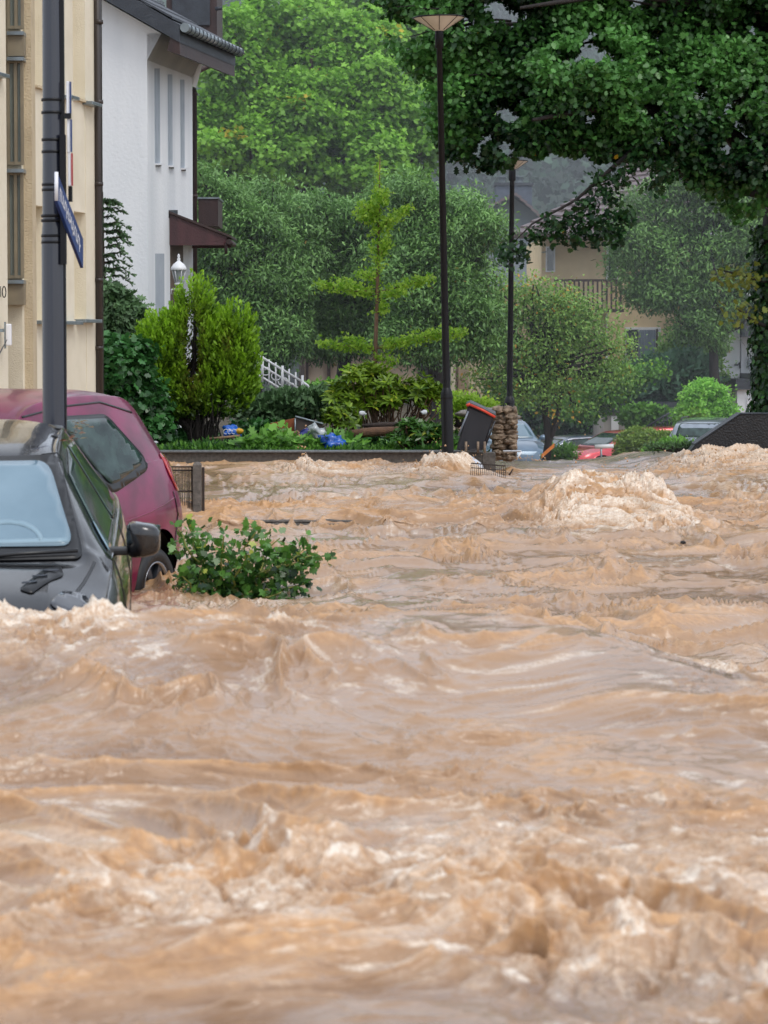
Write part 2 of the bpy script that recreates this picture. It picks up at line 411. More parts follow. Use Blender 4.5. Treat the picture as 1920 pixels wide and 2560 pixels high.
def build_water():
    # rows evenly dense as 1/y, a fan of columns; coarse margins well outside
    s = np.linspace(0, 1, 1500)
    inv = 1 / 4.6 + (1 / 44.0 - 1 / 4.6) * s
    ys = np.unique(np.concatenate([1 / inv, np.linspace(24.2, 27.8, 230), np.linspace(32.6, 36.2, 150)]))
    keep = np.concatenate([[True], np.diff(ys) > .002]); ys = ys[keep]
    ys = np.concatenate([ys, np.linspace(44.5, 95, 60)])
    ys = np.concatenate([np.linspace(1.5, 4.55, 60), ys])
    k = np.linspace(-.165, .165, 1300)
    k = np.concatenate([np.array([-1.5, -1.1, -.8, -.6, -.45, -.36, -.3, -.25, -.215, -.19, -.175]), k, np.array([.175, .19, .215, .25, .3, .36, .45, .6, .8, 1.1, 1.5])])
    Y, K = np.meshgrid(ys, k, indexing='ij'); X = K * Y
    wx = pn(X * .9, Y * .6, 1) * .5; wy = pn(X * .9, Y * .6, 2) * .5
    x = X + wx; y = Y + wy
    row = np.gradient(ys)[:, None]          # local row spacing
    z = base_z(X, Y)
    act = .75 + .5 * pn(X * .35, Y * .18, 5)                       # activity patches
    near = sst(16, 8, Y)
    fz = foam_zone(X + .12 * pn(X * 3, Y * 1.5, 41), Y + .3 * pn(X * 2.2, Y * 1.2, 42))
    crest = np.zeros_like(X); h = np.zeros_like(X)
    # sharp-crested octaves: (wavelength, amplitude, x stretch); fine ones only where the water is torn
    a = .35
    torn = np.clip(sst(.05, .6, pn(X * .7, Y * .42, 95) + .45 * pn(X * 1.9, Y * 1.1, 96)) * .85 + .9 * np.clip(fz, 0, 1) + .12 * near * sst(9, 6.5, Y), 0, 1)
    octs = [(2.1, .050, 1.5), (1.15, .055, 1.6), (.62, .058, 1.7), (.34, .052, 1.7), (.19, .036, 1.6), (.105, .020, 1.5), (.058, .0095, 1.4), (.03, .0035, 1.1)]
    lip = np.zeros_like(X); fwd = np.zeros_like(X)
    torn = torn * (1 - .6 * sst(7.4, 8.2, Y) * sst(10.8, 9.8, Y) * sst(1.3, .7, X))
    for i, (wl, am, st) in enumerate(octs):
        fade = np.clip((wl * .9 / row - 1.9) / 2.2, 0, 1)
        ca, sa = math.cos(a * (i % 3 - 1) * .9), math.sin(a * (i % 3 - 1) * .9)
        xr = x * ca + y * sa; yr = -x * sa + y * ca
        xr = xr + .55 * wl * pn(x / wl * .55, y / wl * .7, 60 + i); yr = yr + .55 * wl * pn(x / wl * .55 + 7, y / wl * .7, 70 + i)
        nn = pn(xr / (wl * st), yr / wl, 10 + i)
        rg = np.clip(1 - np.abs(nn) * 1.6, 0, 1)
        sh = rg ** (1.6 if i == 0 else 3.2) * .75 + rg * .25
        gate = sst(-.12, .5, pn(X / (wl * 3.2) + 5, Y / (wl * 2.6), 90 + i))          # crests die out along their length
        lac = 1.0 if i == 0 else (.25 + 1.15 * gate) if i < 4 else (.42 + 1.0 * torn) * (.3 + 1.0 * gate)
        h += am * fade * (sh - .3) * lac * (1 + .25 * (Y > 14)) * (1 - (.5 if i == 0 else .45 if i == 1 else .25 if i == 2 else 0) * near)
        if i > 0: fwd += (.75 if i < 3 else .6) * am * fade * rg ** 2.5 * lac
        if 0 < i < 6:
            lip = np.maximum(lip, fade * sst(.74, .97, rg) * sst(.2, .8, gate * (1.0 if i < 4 else .35 + .65 * torn)) * (1, .95, 1, .9, .8, .6)[i])
    # the finest scale stays, the long swell calms down close in
    z = z + h * (1 - .4 * sst(29, 33, Y))
    # boiling foam: rounded billows
    b = np.zeros_like(X); amp = 1.0; tot = 0
    for i, wl in enumerate([.34, .17, .09, .05, .03]):
        fade = np.clip((wl * 1.3 / row - .8) / 1.2, 0, 1)
        n_ = pn(x / wl + 3 * wx + .5 * pn(x / wl, y / wl, 130 + i), y / (wl * 1.1), 30 + i)
        b += amp * np.minimum(np.abs(n_) * 1.7, 1) * fade; tot += amp; amp *= .62
    b /= tot * .55
    rough = np.clip(fz, 0, 1)
    z = z + rough * (b - .5) * np.where(Y > 20, .125, .07)
    # curl: push sideways in the torn zones
    cx = pn(x / .13, y / .16, 51) * .022 + pn(x / .05, y / .07, 52) * .010
    cy = pn(x / .14, y / .15, 53) * .03
    X2 = X + cx * (.15 + .5 * torn + 1.0 * rough) * (np.abs(K) < .17); Y2 = Y + cy * (.2 + rough) * np.clip(.03 / row, 0, 1) - fwd * np.clip(.014 / row, 0, 1) ** 1.5 * sst(30, 22, Y) * (1 - .5 * rough)
    patch = sst(-.35, .45, pn(X * .55 + 3, Y * .35, 81))
    fil = 1 - np.abs(pn(x / .42, y / .13, 83) + .5 * pn(x / .15, y / .07, 84)) * 1.6; fil = np.clip(fil, 0, 1) ** 3
    speck = sst(.05, .55, pn(x / .06, y / .045, 184) + .6 * pn(x / .022, y / .018, 185))
    tan = np.clip(lip * (.55 + .45 * patch) + rough * (.1 + .8 * b) + .22 * torn * fil + .22 * torn * speck + .03 * patch, 0, 1)
    wz = sst(-.05, .5, pn(X * .55, Y * .45, 87) + .45 * (rough > .3) + .4 * near * sst(8.5, 6.5, Y) * sst(-1.4, .2, X))
    wh = sst(.3, .85, pn(x / .24, y / .11, 85) + .7 * pn(x / .08, y / .045, 86) + .45 * pn(x / .03, y / .02, 88)) * wz
    wh = np.clip(wh * (.4 + .55 * torn) + rough * sst(.55, .95, b) * .8, 0, 1)
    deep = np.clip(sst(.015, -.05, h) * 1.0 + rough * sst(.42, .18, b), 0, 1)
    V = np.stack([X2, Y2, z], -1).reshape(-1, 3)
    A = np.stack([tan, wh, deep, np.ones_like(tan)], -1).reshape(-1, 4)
    nr, nc = X.shape
    i = np.arange(nr - 1)[:, None] * nc + np.arange(nc - 1)[None, :]
    Fc = np.stack([i, i + 1, i + nc + 1, i + nc], -1).reshape(-1)
    me = mesh_np("water", V, Fc, 4, {'foam': A}, smooth=True)
    m, nt, bs = newmat("muddy_water"); N = nt.nodes; L = nt.links
    at = N.new('ShaderNodeAttribute'); at.attribute_name = 'foam'
    sp = N.new('ShaderNodeSeparateColor'); L.new(at.outputs['Color'], sp.inputs['Color'])
    tc = N.new('ShaderNodeTexCoord')
    def nzt(scale, det=6, sx=1, sy=1):
        mp = N.new('ShaderNodeMapping'); mp.inputs['Scale'].default_value = (sx, sy, 1); L.new(tc.outputs['Object'], mp.inputs['Vector'])
        n = N.new('ShaderNodeTexNoise'); n.inputs['Scale'].default_value = scale; n.inputs['Detail'].default_value = det; L.new(mp.outputs['Vector'], n.inputs['Vector']); return n
    def mixc(f, a_, b_):
        q = N.new('ShaderNodeMix'); q.data_type = 'RGBA'
        if hasattr(f, 'default_value') or hasattr(f, 'links'): L.new(f, q.inputs['Factor'])
        for s_, idx in ((a_, 6), (b_, 7)):
            if isinstance(s_, tuple): q.inputs[idx].default_value = (*s_, 1)
            else: L.new(s_, q.inputs[idx])
        return q.outputs[2]
    def mth(op, a_, b_):
        q = N.new('ShaderNodeMath'); q.operation = op; q.use_clamp = op == 'MULTIPLY'
        for s_, idx in ((a_, 0), (b_, 1)):
            if isinstance(s_, (int, float)): q.inputs[idx].default_value = s_
            else: L.new(s_, q.inputs[idx])
        return q.outputs[0]
    n1 = nzt(5, 8, 1, .7); n2 = nzt(34, 9, .8, 1.2)
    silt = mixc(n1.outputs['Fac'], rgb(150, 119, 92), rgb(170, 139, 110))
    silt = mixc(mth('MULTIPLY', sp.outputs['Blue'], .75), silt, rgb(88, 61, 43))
    tanc = mixc(n2.outputs['Fac'], rgb(164, 118, 74), rgb(208, 168, 124))
    mr = N.new('ShaderNodeMapRange'); mr.inputs['From Min'].default_value = .35; mr.inputs['From Max'].default_value = .65; mr.inputs['To Min'].default_value = .55; mr.inputs['To Max'].default_value = 1.25
    L.new(n2.outputs['Fac'], mr.inputs['Value'])
    tf = mth('MULTIPLY', sp.outputs['Red'], mr.outputs['Result'])
    c = mixc(tf, silt, tanc)
    vor = N.new('ShaderNodeTexVoronoi'); vor.feature = 'DISTANCE_TO_EDGE'; vor.inputs['Scale'].default_value = 55
    mpv = N.new('ShaderNodeMapping'); mpv.inputs['Scale'].default_value = (1, 1.3, 1); L.new(tc.outputs['Object'], mpv.inputs['Vector'])
    dsp = N.new('ShaderNodeMix'); dsp.data_type = 'RGBA'; dsp.inputs['Factor'].default_value = .04; L.new(mpv.outputs['Vector'], dsp.inputs[6]); L.new(n2.outputs['Color'], dsp.inputs[7])
    L.new(dsp.outputs[2], vor.inputs['Vector'])
    mv = N.new('ShaderNodeMapRange'); mv.inputs['From Min'].default_value = 0; mv.inputs['From Max'].default_value = .22; mv.inputs['To Min'].default_value = 1.35; mv.inputs['To Max'].default_value = .55
    L.new(vor.outputs['Distance'], mv.inputs['Value'])
    wf = mth('MULTIPLY', mth('MULTIPLY', sp.outputs['Green'], mr.outputs['Result']), mv.outputs['Result'])
    c = mixc(wf, c, rgb(226, 214, 198))
    L.new(c, bs.inputs['Base Color'])
    ro = N.new('ShaderNodeMapRange'); bs.inputs['Coat Weight'].default_value = .35; bs.inputs['Coat IOR'].default_value = 1.45; bs.inputs['Coat Roughness'].default_value = .06
    ro.inputs['To Min'].default_value = .2; ro.inputs['To Max'].default_value = .42
    L.new(mth('MAXIMUM', tf, wf), ro.inputs['Value']); L.new(ro.outputs['Result'], bs.inputs['Roughness'])
    bs.inputs['IOR'].default_value = 1.36; bs.inputs['Specular IOR Level'].default_value = .5
    bs.inputs['Subsurface Weight'].default_value = 0.0
    n3 = nzt(22, 7, .7, 1); n4 = nzt(90, 4)
    hh = mth('ADD', n3.outputs['Fac'], mth('MULTIPLY', n4.outputs['Fac'], .3))
    bp = N.new('ShaderNodeBump'); bp.inputs['Strength'].default_value = .30; bp.inputs['Distance'].default_value = .02
    L.new(hh, bp.inputs['Height']); L.new(bp.outputs['Normal'], bs.inputs['Normal'])
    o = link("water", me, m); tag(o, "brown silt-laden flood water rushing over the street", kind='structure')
    return o
LAMP1 = (P(1120, 1150, 33.6).x, 33.6)
build_water()

# spray: flying clots and drops of muddy water
def spray():
    mb_v = []; mb_f = []
    bm = bmesh.new(); bmesh.ops.create_icosphere(bm, subdivisions=1, radius=1)
    iv = np.array([v.co[:] for v in bm.verts]); ff = np.array([[q.index for q in f.verts] for f in bm.faces]); bm.free()
    pts = []
    def add(n, cx, cy, sx, sy, up, smin, smax):
        x = cx + rng.normal(0, sx, n); y = cy + rng.normal(0, sy, n)
        z = base_z(x, y) + rng.gamma(1.4, up, n)
        r = rng.uniform(smin, smax, n) * rng.random(n) ** .7 + .002
        pts.append(np.stack([x, y, z, r], 1))
    add(800, 2.05, 26.0, .42, .7, .04, .003, .009)
    add(400, LAMP1[0], LAMP1[1] - .1, .2, .2, .05, .003, .010)
    add(90, -.93, 33.5, .05, .1, .09, .004, .012)
    add(350, -1.7, 11.4, .4, .3, .02, .002, .008)
    add(400, 4.1, 35.2, .6, .6, .03, .004, .013)
    add(200, 2.0, 48.5, .4, .5, .03, .004, .014)
    p = np.concatenate(pts); n = len(p)
    V = p[:, None, :3] + iv[None] * p[:, None, 3:4] * rng.uniform(.7, 1.5, (n, 1, 3)) * rng.uniform(.85, 1.2, (n, len(iv), 1))
    Fc = (ff[None] + (np.arange(n) * len(iv))[:, None, None]).reshape(-1)
    me = mesh_np("spray", V.reshape(-1, 3), Fc, 3, smooth=True)
    m = mat("spray_mud", rgb(204, 166, 126), rgb(176, 136, 96), 20, rough=.25)
    o = link("spray", me, m); tag(o, "drops and clots of muddy water thrown up by the torrent", "spray", kind='stuff')
spray()

# ---------------------------------------------------------------- ground, hill, haze
def ground():
    xs = np.concatenate([np.linspace(-300, -12, 12), np.linspace(-10, 16, 27), np.linspace(18, 300, 12)])
    ys = np.concatenate([np.linspace(-30, 30, 9), np.linspace(34, 130, 40), np.array([150, 200, 300, 600])])
    X, Y = np.meshgrid(xs, ys)
    z = np.interp(Y, [-30, 0, 36, 50, 75, 82, 100, 600], [-.7, -.7, -.7, -1.2, -2.3, -1.9, -1.4, -1.0]) + .03 * pn(X * .3, Y * .3, 3)
    V = np.stack([X, Y, z], -1).reshape(-1, 3); nr, nc = X.shape
    i = np.arange(nr - 1)[:, None] * nc + np.arange(nc - 1)[None]
    me = mesh_np("ground", V, np.stack([i, i + 1, i + nc + 1, i + nc], -1).reshape(-1), 4, smooth=True)
    tag(link("ground", me, mat("ground_soil", rgb(104, 104, 78), rgb(78, 84, 56), 2.0, rough=.9, bump=.4)), "grass and soil between the houses", kind='structure')
    # wooded hillside behind the town
    xs = np.linspace(-160, 160, 80); ys = np.linspace(135, 420, 60); X, Y = np.meshgrid(xs, ys)
    z = -1.5 + 62 * sst(130, 420, Y) + 8 * pn(X / 60, Y / 60, 8) * sst(135, 200, Y) + 6 * sst(20, -60, X)
    V = np.stack([X, Y, z], -1).reshape(-1, 3); nr, nc = X.shape
    i = np.arange(nr - 1)[:, None] * nc + np.arange(nc - 1)[None]
    me = mesh_np("hill", V, np.stack([i, i + 1, i + nc + 1, i + nc], -1).reshape(-1), 4, smooth=True)
    tag(link("hill", me, mat("hill_ground", rgb(48, 66, 50), rgb(36, 52, 42), .3, rough=.95)), "dark wooded hillside behind the houses", kind='structure')
    n = 5200
    hx = rng.uniform(-75, 85, n); hy = 135 + 270 * rng.random(n) ** 1.1
    hz = -1.5 + 62 * sst(130, 420, hy) + 8 * pn(hx / 60, hy / 60, 8) * sst(135, 200, hy) + 6 * sst(20, -60, hx)
    C = np.stack([hx, hy, hz + 2], 1); C = np.repeat(C, 64, 0)
    g = rdir(len(C)); C = C + g * np.array([1.7, 1.7, 3.6]) * rng.uniform(.7, 1, (len(C), 1)) + np.array([0, 0, 2.4])
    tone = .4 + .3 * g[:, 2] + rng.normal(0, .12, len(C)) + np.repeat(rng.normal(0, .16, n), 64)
    m = leafmat("forest_leaf", rgb(26, 44, 40), rgb(66, 96, 74), transl=.1, rough=.7)
    o = leaf_mesh("forest", C, g + np.array([0, 0, -.4]), rdir(len(C)) + np.array([0, 0, .6]), rng.uniform(.3, .75, len(C)), 'clump', tone, m=m)
    tag(o, "far-off dark forest covering the hillside in the rain haze", "forest", kind='stuff')
    # rain haze
    me = bpy.data.meshes.new("haze"); mb = MB().box((0, 165, 38), (320, 250, 96)); me.from_pydata(mb.v, [], mb.f)
    m = bpy.data.materials.new("rain_haze"); m.use_nodes = True; nt = m.node_tree; nt.nodes.clear()
    vo = nt.nodes.new('ShaderNodeVolumePrincipled'); vo.inputs['Color'].default_value = (.90, .95, 1, 1); vo.inputs['Density'].default_value = .0017
    ou = nt.nodes.new('ShaderNodeOutputMaterial'); nt.links.new(vo.outputs['Volume'], ou.inputs['Volume'])
    tag(link("haze", me, m), "rain haze hanging over the far gardens and hillside", kind='structure')
ground()
# ================================================================ materials shared
M_black = mat("black_lacquer", rgb(17, 18, 24), rgb(11, 12, 15), 8, rough=.42, spec=.3, streak=True)
M_bluepole = mat("wet_dark_paint", rgb(40, 44, 58), rgb(28, 31, 42), 6, rough=.25, coat=.6, streak=True)
M_cream = mat("cream_render", rgb(228, 220, 200), rgb(216, 207, 185), 3, rough=.9, bump=.5, bscale=90)
M_cream_rough = mat("cream_rough_render", rgb(206, 190, 160), rgb(184, 168, 140), 3, rough=.95, bump=1.0, bscale=60)
M_white = mat("white_render", rgb(236, 238, 240), rgb(212, 216, 220), 1.6, rough=.9, bump=.28, bscale=22, streak=True)
M_slate = mat("dark_slate", rgb(58, 64, 72), rgb(42, 46, 54), 8, rough=.5, bump=.4)
M_brown = mat("brown_wood", rgb(66, 46, 44), rgb(48, 34, 34), 10, rough=.5, bump=.3, streak=True)
M_pipe = mat("brown_pipe", rgb(58, 50, 46), rgb(42, 36, 34), 12, rough=.4, streak=True)
M_zinc = mat("wet_zinc", rgb(150, 160, 165), rgb(120, 130, 136), 8, rough=.3, metal=.5)
M_glass = mat("window_glass", rgb(70, 82, 82), rgb(52, 62, 64), 2, rough=.06, spec=.9)
M_frame = mat("window_frame", rgb(138, 128, 106), rgb(120, 110, 92), 6, rough=.5)
M_whitepaint = mat("white_paint", rgb(232, 233, 236), rgb(218, 220, 224), 6, rough=.4)
M_concrete = mat("wet_concrete", rgb(112, 106, 100), rgb(74, 70, 66), 25, rough=.7, bump=.6, bscale=120)
M_stone = mat("rough_stone", rgb(158, 138, 116), rgb(92, 78, 66), 9, rough=.7, bump=.9, bscale=30)
M_rust = mat("rusty_wire", rgb(58, 44, 36), rgb(38, 30, 26), 12, rough=.7)
M_dark = mat("dark_opening", rgb(40, 38, 38), rgb(28, 27, 28), 4, rough=.8)

# ================================================================ beige building
def wall_piece(mb, pl, u0, u1, z0, z1, off, th):
    """slab of the wall between two photo columns, height z0..z1, proud by off"""
    a = pl.p + pl.d * pl.t(u0); b = pl.p + pl.d * pl.t(u1); n = pl.n
    lo = [a + n * (off - th), b + n * (off - th), b + n * off, a + n * off]
    mb.hexa([Vector((q.x, q.y, z0)) for q in lo] + [Vector((q.x, q.y, z1)) for q in lo])

PB = Plane(240, 30)
b = thing("apartment_building", "cream rendered building with tall slit recesses at the left edge", 'building', P(120, 1100, 28))
top = 8.0
mb = MB()
wall_piece(mb, PB, 76, 245, -1.0, top, -.16, 6.0)          # back plane of the recesses / body
mb.build('wall', M_cream, b)
mb = MB()
for u0, u1 in ((58, 90), (124, 188), (218, 241)): wall_piece(mb, PB, u0, u1, -1, top, 0, .16)
for (u0, u1), (vs, ve) in (((90, 124), (222, 515)), ((188, 218), (252, 530))):
    um = (u0 + u1) / 2
    wall_piece(mb, PB, u0, u1, PB.z(um, ve), PB.z(um, vs), -.006, .15)
    wall_piece(mb, PB, u0, u1, -1, PB.z(um, 800), -.006, .15)
mb.build('pier', M_cream, b)
# sills
for u0, u1, v in ((90, 124, 222), (188, 216, 252)):
    mb = MB(); z = PB.z((u0 + u1) / 2, v); wall_piece(mb, PB, u0, u1 + 1, z - .005, z + .02, .035, .18); mb.build('sill', M_cream_rough, b)
for u0, u1, v in ((160, 180, 244), (212, 236, 260), (92, 186, 806), (192, 234, 802), (-30, 5, 186)):
    mb = MB(); z = PB.z((u0 + u1) / 2, v); wall_piece(mb, PB, u0, u1, z - .02, z + .015, .10, .12); mb.build('sill', M_zinc, b, bevel=.004)
# near pier and the deep window bay facing the viewer
mb = MB()
A = P(20, 850, 26.9); wd = PB.d; n = PB.n
q0 = Vector((A.x, A.y, 0)); q1 = q0 - wd * 3.2
lo = [q1 - n * 5, q0 - n * 5, q0, q1]
mb.hexa([Vector((p.x, p.y, -1)) for p in lo] + [Vector((p.x, p.y, top)) for p in lo])
mb.build('pier', M_cream, b)
yb = 27.38
def face_rect(mb, u0, u1, v0, v1, y, th=.05):
    a = P(u0, v1, y); c = P(u1, v0, y)
    mb.box(((a.x + c.x) / 2, y + th / 2, (a.z + c.z) / 2), (c.x - a.x, th, c.z - a.z))
mb = MB(); face_rect(mb, -60, 74, -400, 1260, yb + .12, .3); mb.build('bay_wall', M_cream_rough, b)
for v0, v1 in ((-150, 72), (150, 412), (430, 696)):
    fr = MB()
    for a_, b_ in ((18, 23), (36, 42), (52, 57)): face_rect(fr, a_, b_, v0, v1, yb - .02, .06)
    face_rect(fr, 18, 57, v0, v0 + 8, yb - .015, .05); face_rect(fr, 18, 57, v1 - 8, v1, yb - .015, .05)
    f = fr.build('window', M_frame, b)
    g = MB(); face_rect(g, 20, 55, v0 + 4, v1 - 4, yb + .03, .02); g.build('pane', mat('pale_pane', rgb(150, 158, 152), rgb(126, 136, 132), 1.5, rough=.12), f)  # bay panes in a plain paler grey-green
for v in (78, 142, 422, 700):
    mb = MB(); face_rect(mb, 17, 59, v, v + 9, yb - .09, .2); mb.build('sill', M_zinc, b)
for v0, v1 in ((88, 140), (710, 762)):
    mb = MB(); face_rect(mb, 19, 60, v0, v1, yb - .05, .14); mb.build('spandrel_panel', M_frame, b)
# downpipe on the corner
pp = MB(); pa = P(247, 700, 30.0); pp.tube([(pa.x, 30, -1), (pa.x, 30, top)], .036, 10)
for v in (55, 255, 460, 700, 870): q = P(247, v, 30); pp.tube([(q.x, 30, q.z - .02), (q.x, 30, q.z + .02)], .045, 10)
q = P(238, 500, 30); pp.box((q.x - .005, 30.05, 3.5), (.02, .02, 9)); pp.box((pa.x + .012, 30.1, 3.5), (.045, .05, 9))
pp.build('downpipe', M_pipe, b)
# wall lamp, house number
mb = MB(); c = P(22, 837, 26.6); mb.box(c, (.05, .07, .20)); mb.build('wall_lamp', M_whitepaint, b, bevel=.012)
mb = MB(); c = P(13, 838, 26.62); mb.box(c, (.012, .05, .24)); c = P(-4, 826, 26.62); mb.box(c, (.10, .05, .03)); mb.build('lamp_bracket', M_zinc, b)
mb = MB(); c = P(11, 730, 26.7)
mb.tube([c + Vector((.016 * math.cos(t), -.02, .05 * math.sin(t))) for t in np.linspace(0, 2 * math.pi, 20)], .005, 6)
mb.build('house_number', M_dark, b)
mb = MB(); c = P(2, 729, 26.7); mb.tube([c + Vector((-.012, -.02, .03)), c + Vector((0, -.02, .048)), c + Vector((0, -.02, -.05))], .005, 6)
mb.build('house_number', M_dark, b)

# ================================================================ white house
PW = Plane(371, 40)
b = thing("white_house", "white rendered house with slit windows, slate eaves and a brown porch canopy", 'house', P(371, 1100, 40))
g_d = Vector((-PW.n.x, -PW.n.y, 0))         # direction of the gable wall (to the left)
c0 = PW.p.copy(); t1 = PW.t(484)
cf = c0 + PW.d * t1
zt_n = PW.z(371, 150); zt_e = PW.z(408, 84)
def WZ(z, p): return Vector((p.x, p.y, z))
# body: gable outline polygon extruded along the street wall
zE = P(371, 150, 40).z; zTop = P(300, 20, 40).z
gab = [c0, c0 + g_d * 6.0]
apex_s = (P(250, -5, 40).z - P(400, 82, 40).z) / ((400 - 250) / F * 40)
eave_p = c0 - g_d * .20                        # flared top of the gable wall
zev = P(400, 84, 40).z
poly = [WZ(-1, c0), WZ(zE, c0), WZ(zev, eave_p), WZ(zev + apex_s * 3.2, eave_p + g_d * 3.2), WZ(zev, eave_p + g_d * 6.4), WZ(zE, c0 + g_d * 6), WZ(-1, c0 + g_d * 6)]
mb = MB(); mb.prism(poly, PW.d * t1)
body = mb.build('wall', M_white, b)
def wallbox(mb, u0, u1, v0, v1, off, th, pl=PW):
    a = pl.at(u0, (v0 + v1) / 2); c = pl.at(u1, (v0 + v1) / 2)
    z00, z01 = pl.z(u0, v1), pl.z(u0, v0); z10, z11 = pl.z(u1, v1), pl.z(u1, v0)
    A_ = a + pl.n * off; C_ = c + pl.n * off; B_ = a + pl.n * (off - th); D_ = c + pl.n * (off - th)
    mb.hexa([WZ(z00, B_), WZ(z10, D_), WZ(z10, C_), WZ(z00, A_), WZ(z01, B_), WZ(z11, D_), WZ(z11, C_), WZ(z01, A_)])
# shallow slit niches: flat slabs, the niche shade put into their grey
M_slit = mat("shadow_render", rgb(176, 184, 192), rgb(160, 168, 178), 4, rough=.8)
zbt = [(390, 403, 171, 408), (423, 434, 186, 413), (454, 464, 199, 419)]
for u0, u1, v0, v1 in zbt:
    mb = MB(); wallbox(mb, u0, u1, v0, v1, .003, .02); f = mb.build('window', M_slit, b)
    mb = MB(); wallbox(mb, u0 + 2, u1 - 6, v0 + 4, v1 - 4, .006, .004); mb.build('pane', mat('niche_shade_grey', rgb(168, 176, 186), rgb(150, 160, 170), 3, rough=.35), f)
    mb = MB(); wallbox(mb, u0 + 1, u1 + 2, v1 + 1, v1 + 5, .06, .06); mb.build('sill', M_whitepaint, b)
    mb = MB(); wallbox(mb, u0 + 2, u1 + 1, v1 + 5, v1 + 8, .015, .014); mb.build('sill_shadow_strip', M_concrete, b)  # grey strip put in as the shadow below the sill
mb = MB(); wallbox(mb, 390, 412, 634, 800, .003, .02); f = mb.build('window', M_slit, b)
mb = MB(); wallbox(mb, 424, 446, 525, 545, .004, .02); mb.build('lintel', M_slate, b)
mb = MB(); wallbox(mb, 427, 459, 600, 860, .005, .02); mb.build('door', mat("brown_door", rgb(96, 74, 58), rgb(70, 54, 44), 5, rough=.5), b)
# flared cornice at the far end
mb = MB(); far = cf; zf = PW.z(484, 190)
mb.prism([WZ(zf - .15, far), WZ(PW.z(484, 128), far), WZ(PW.z(484, 128), far + PW.n * .14)], PW.d * .25)
mb.prism([WZ(zE, c0 + PW.d * .0), WZ(zev, c0), WZ(zev, eave_p)], PW.d * t1)
mb.build('cornice', M_white, b)
# roof: thick slate plane following the gable slope with overhang
mb = MB(); ov = eave_p - g_d * .34; sl = Vector((g_d.x, g_d.y, apex_s)).normalized()
zr = zev - apex_s * .34
st = Vector((ov.x, ov.y, zr + .03)) - PW.d * .35
mb.prism([st, st + sl * 4.9, st + sl * 4.9 + Vector((0, 0, .26)), st + Vector((0, 0, .24))], PW.d * (t1 + .8))
ro = mb.build('roof', M_slate, b)
mb = MB()
for k in range(8):
    q = st + sl * (k * .55 + .12) + Vector((0, 0, .262)); mb.prism([q, q + sl * .5, q + sl * .5 + Vector((0, 0, .02)), q + Vector((0, 0, .035))], PW.d * (t1 + .82))
mb.build('shingle_course', M_slate, ro)
# gutter with brackets
gs = st + Vector((0, 0, .20)) - g_d * .07; ge = gs + PW.d * (t1 + .8)
mb = MB(); mb.tube([gs, ge], .065, 12); gt = mb.build('gutter', M_zinc, b)
for k in range(15):
    q = gs.lerp(ge, (k + .5) / 15); mb = MB()
    mb.tube([q + Vector((.075 * math.cos(t), 0, .075 * math.sin(t))) for t in np.linspace(-2.6, .6, 8)], .007, 5); mb.build('gutter_bracket', M_slate, gt)
mb = MB(); q = st + PW.d * .02; mb.prism([q + Vector((0, 0, -.16)), q + sl * .02 + Vector((0, 0, .2)), q + g_d * .1 + Vector((0, 0, .2)), q + g_d * .18 + Vector((0, 0, -.1))], PW.d * (t1 + .75)); mb.build('fascia', M_brown, b)
# downpipe with swan neck
mb = MB(); e = ge - PW.d * .25 
pts = [P(546, 150, 43.6), P(520, 165, 43.5), P(494, 178, 43.4), P(486, 195, 43.3), P(485, 230, 43.3), P(486, 860, 43.3)]
mb.tube(pts, .044, 10)
for v in (235, 490, 600): q = P(485, v, 43.3); mb.tube([q - Vector((0, 0, .02)), q + Vector((0, 0, .02))], .055, 10)
mb.build('downpipe', M_brown, b)
# dormer
mb = MB(); a = P(415, 108, 45.5); c = P(541, -60, 45.5)
mb.box(((a.x + c.x) / 2, 46.4, (a.z + c.z) / 2), (c.x - a.x, 1.6, c.z - a.z)); d = mb.build('dormer', M_brown, b)
mb = MB(); a = P(430, 62, 45.5); c = P(524, -40, 45.5); mb.box(((a.x + c.x) / 2, 45.57, (a.z + c.z) / 2), (c.x - a.x, .06, c.z - a.z)); mb.build('slate_cladding', M_slate, d)
mb = MB(); a = P(541, 18, 45.4); mb.tube([P(538, 22, 45.5), P(555, 20, 45.5)], .03, 6); mb.build('roof_vent', M_slate, d)
# balcony box behind
mb = MB(); a = P(496, 565, 44.6); c = P(545, 497, 44.6); mb.box(((a.x + c.x) / 2, 45.2, (a.z + c.z) / 2), (c.x - a.x, 1.2, c.z - a.z)); bb = mb.build('balcony', M_brown, b)
mb = MB(); mb.box(((a.x + c.x) / 2, 45.2, c.z + .012), (c.x - a.x + .04, 1.24, .024)); mb.build('balcony_cap', M_zinc, bb)
# porch canopy
yc = 41.2
A1 = P(424, 534, yc); A2 = P(424, 613, yc); B1 = P(566, 590, yc + .2); B2 = P(566, 613, yc + .2)
mb = MB(); mb.prism([A1, A2, B2, B1], (0, .05, 0)); mb.prism([A1 + Vector((0, 1.3, 0)), A2 + Vector((0, 1.3, 0)), B2 + Vector((0, 1.3, 0)), B1 + Vector((0, 1.3, 0))], (0, .05, 0))
cn = mb.build('canopy', mat("oxblood_wood", rgb(84, 48, 52), rgb(58, 34, 38), 6, rough=.45, streak=True, bump=.2), b)
mb = MB(); up = Vector((0, 0, .035)); B1e = B1 + (B1 - A1).normalized() * .08
mb.prism([A1 + Vector((0, -.04, .002)), B1e + Vector((0, -.04, .002)), B1e + up + Vector((0, -.04, 0)), A1 + up + Vector((0, -.04, 0))], (0, 1.45, 0)); mb.build('canopy_roof', M_brown, cn)
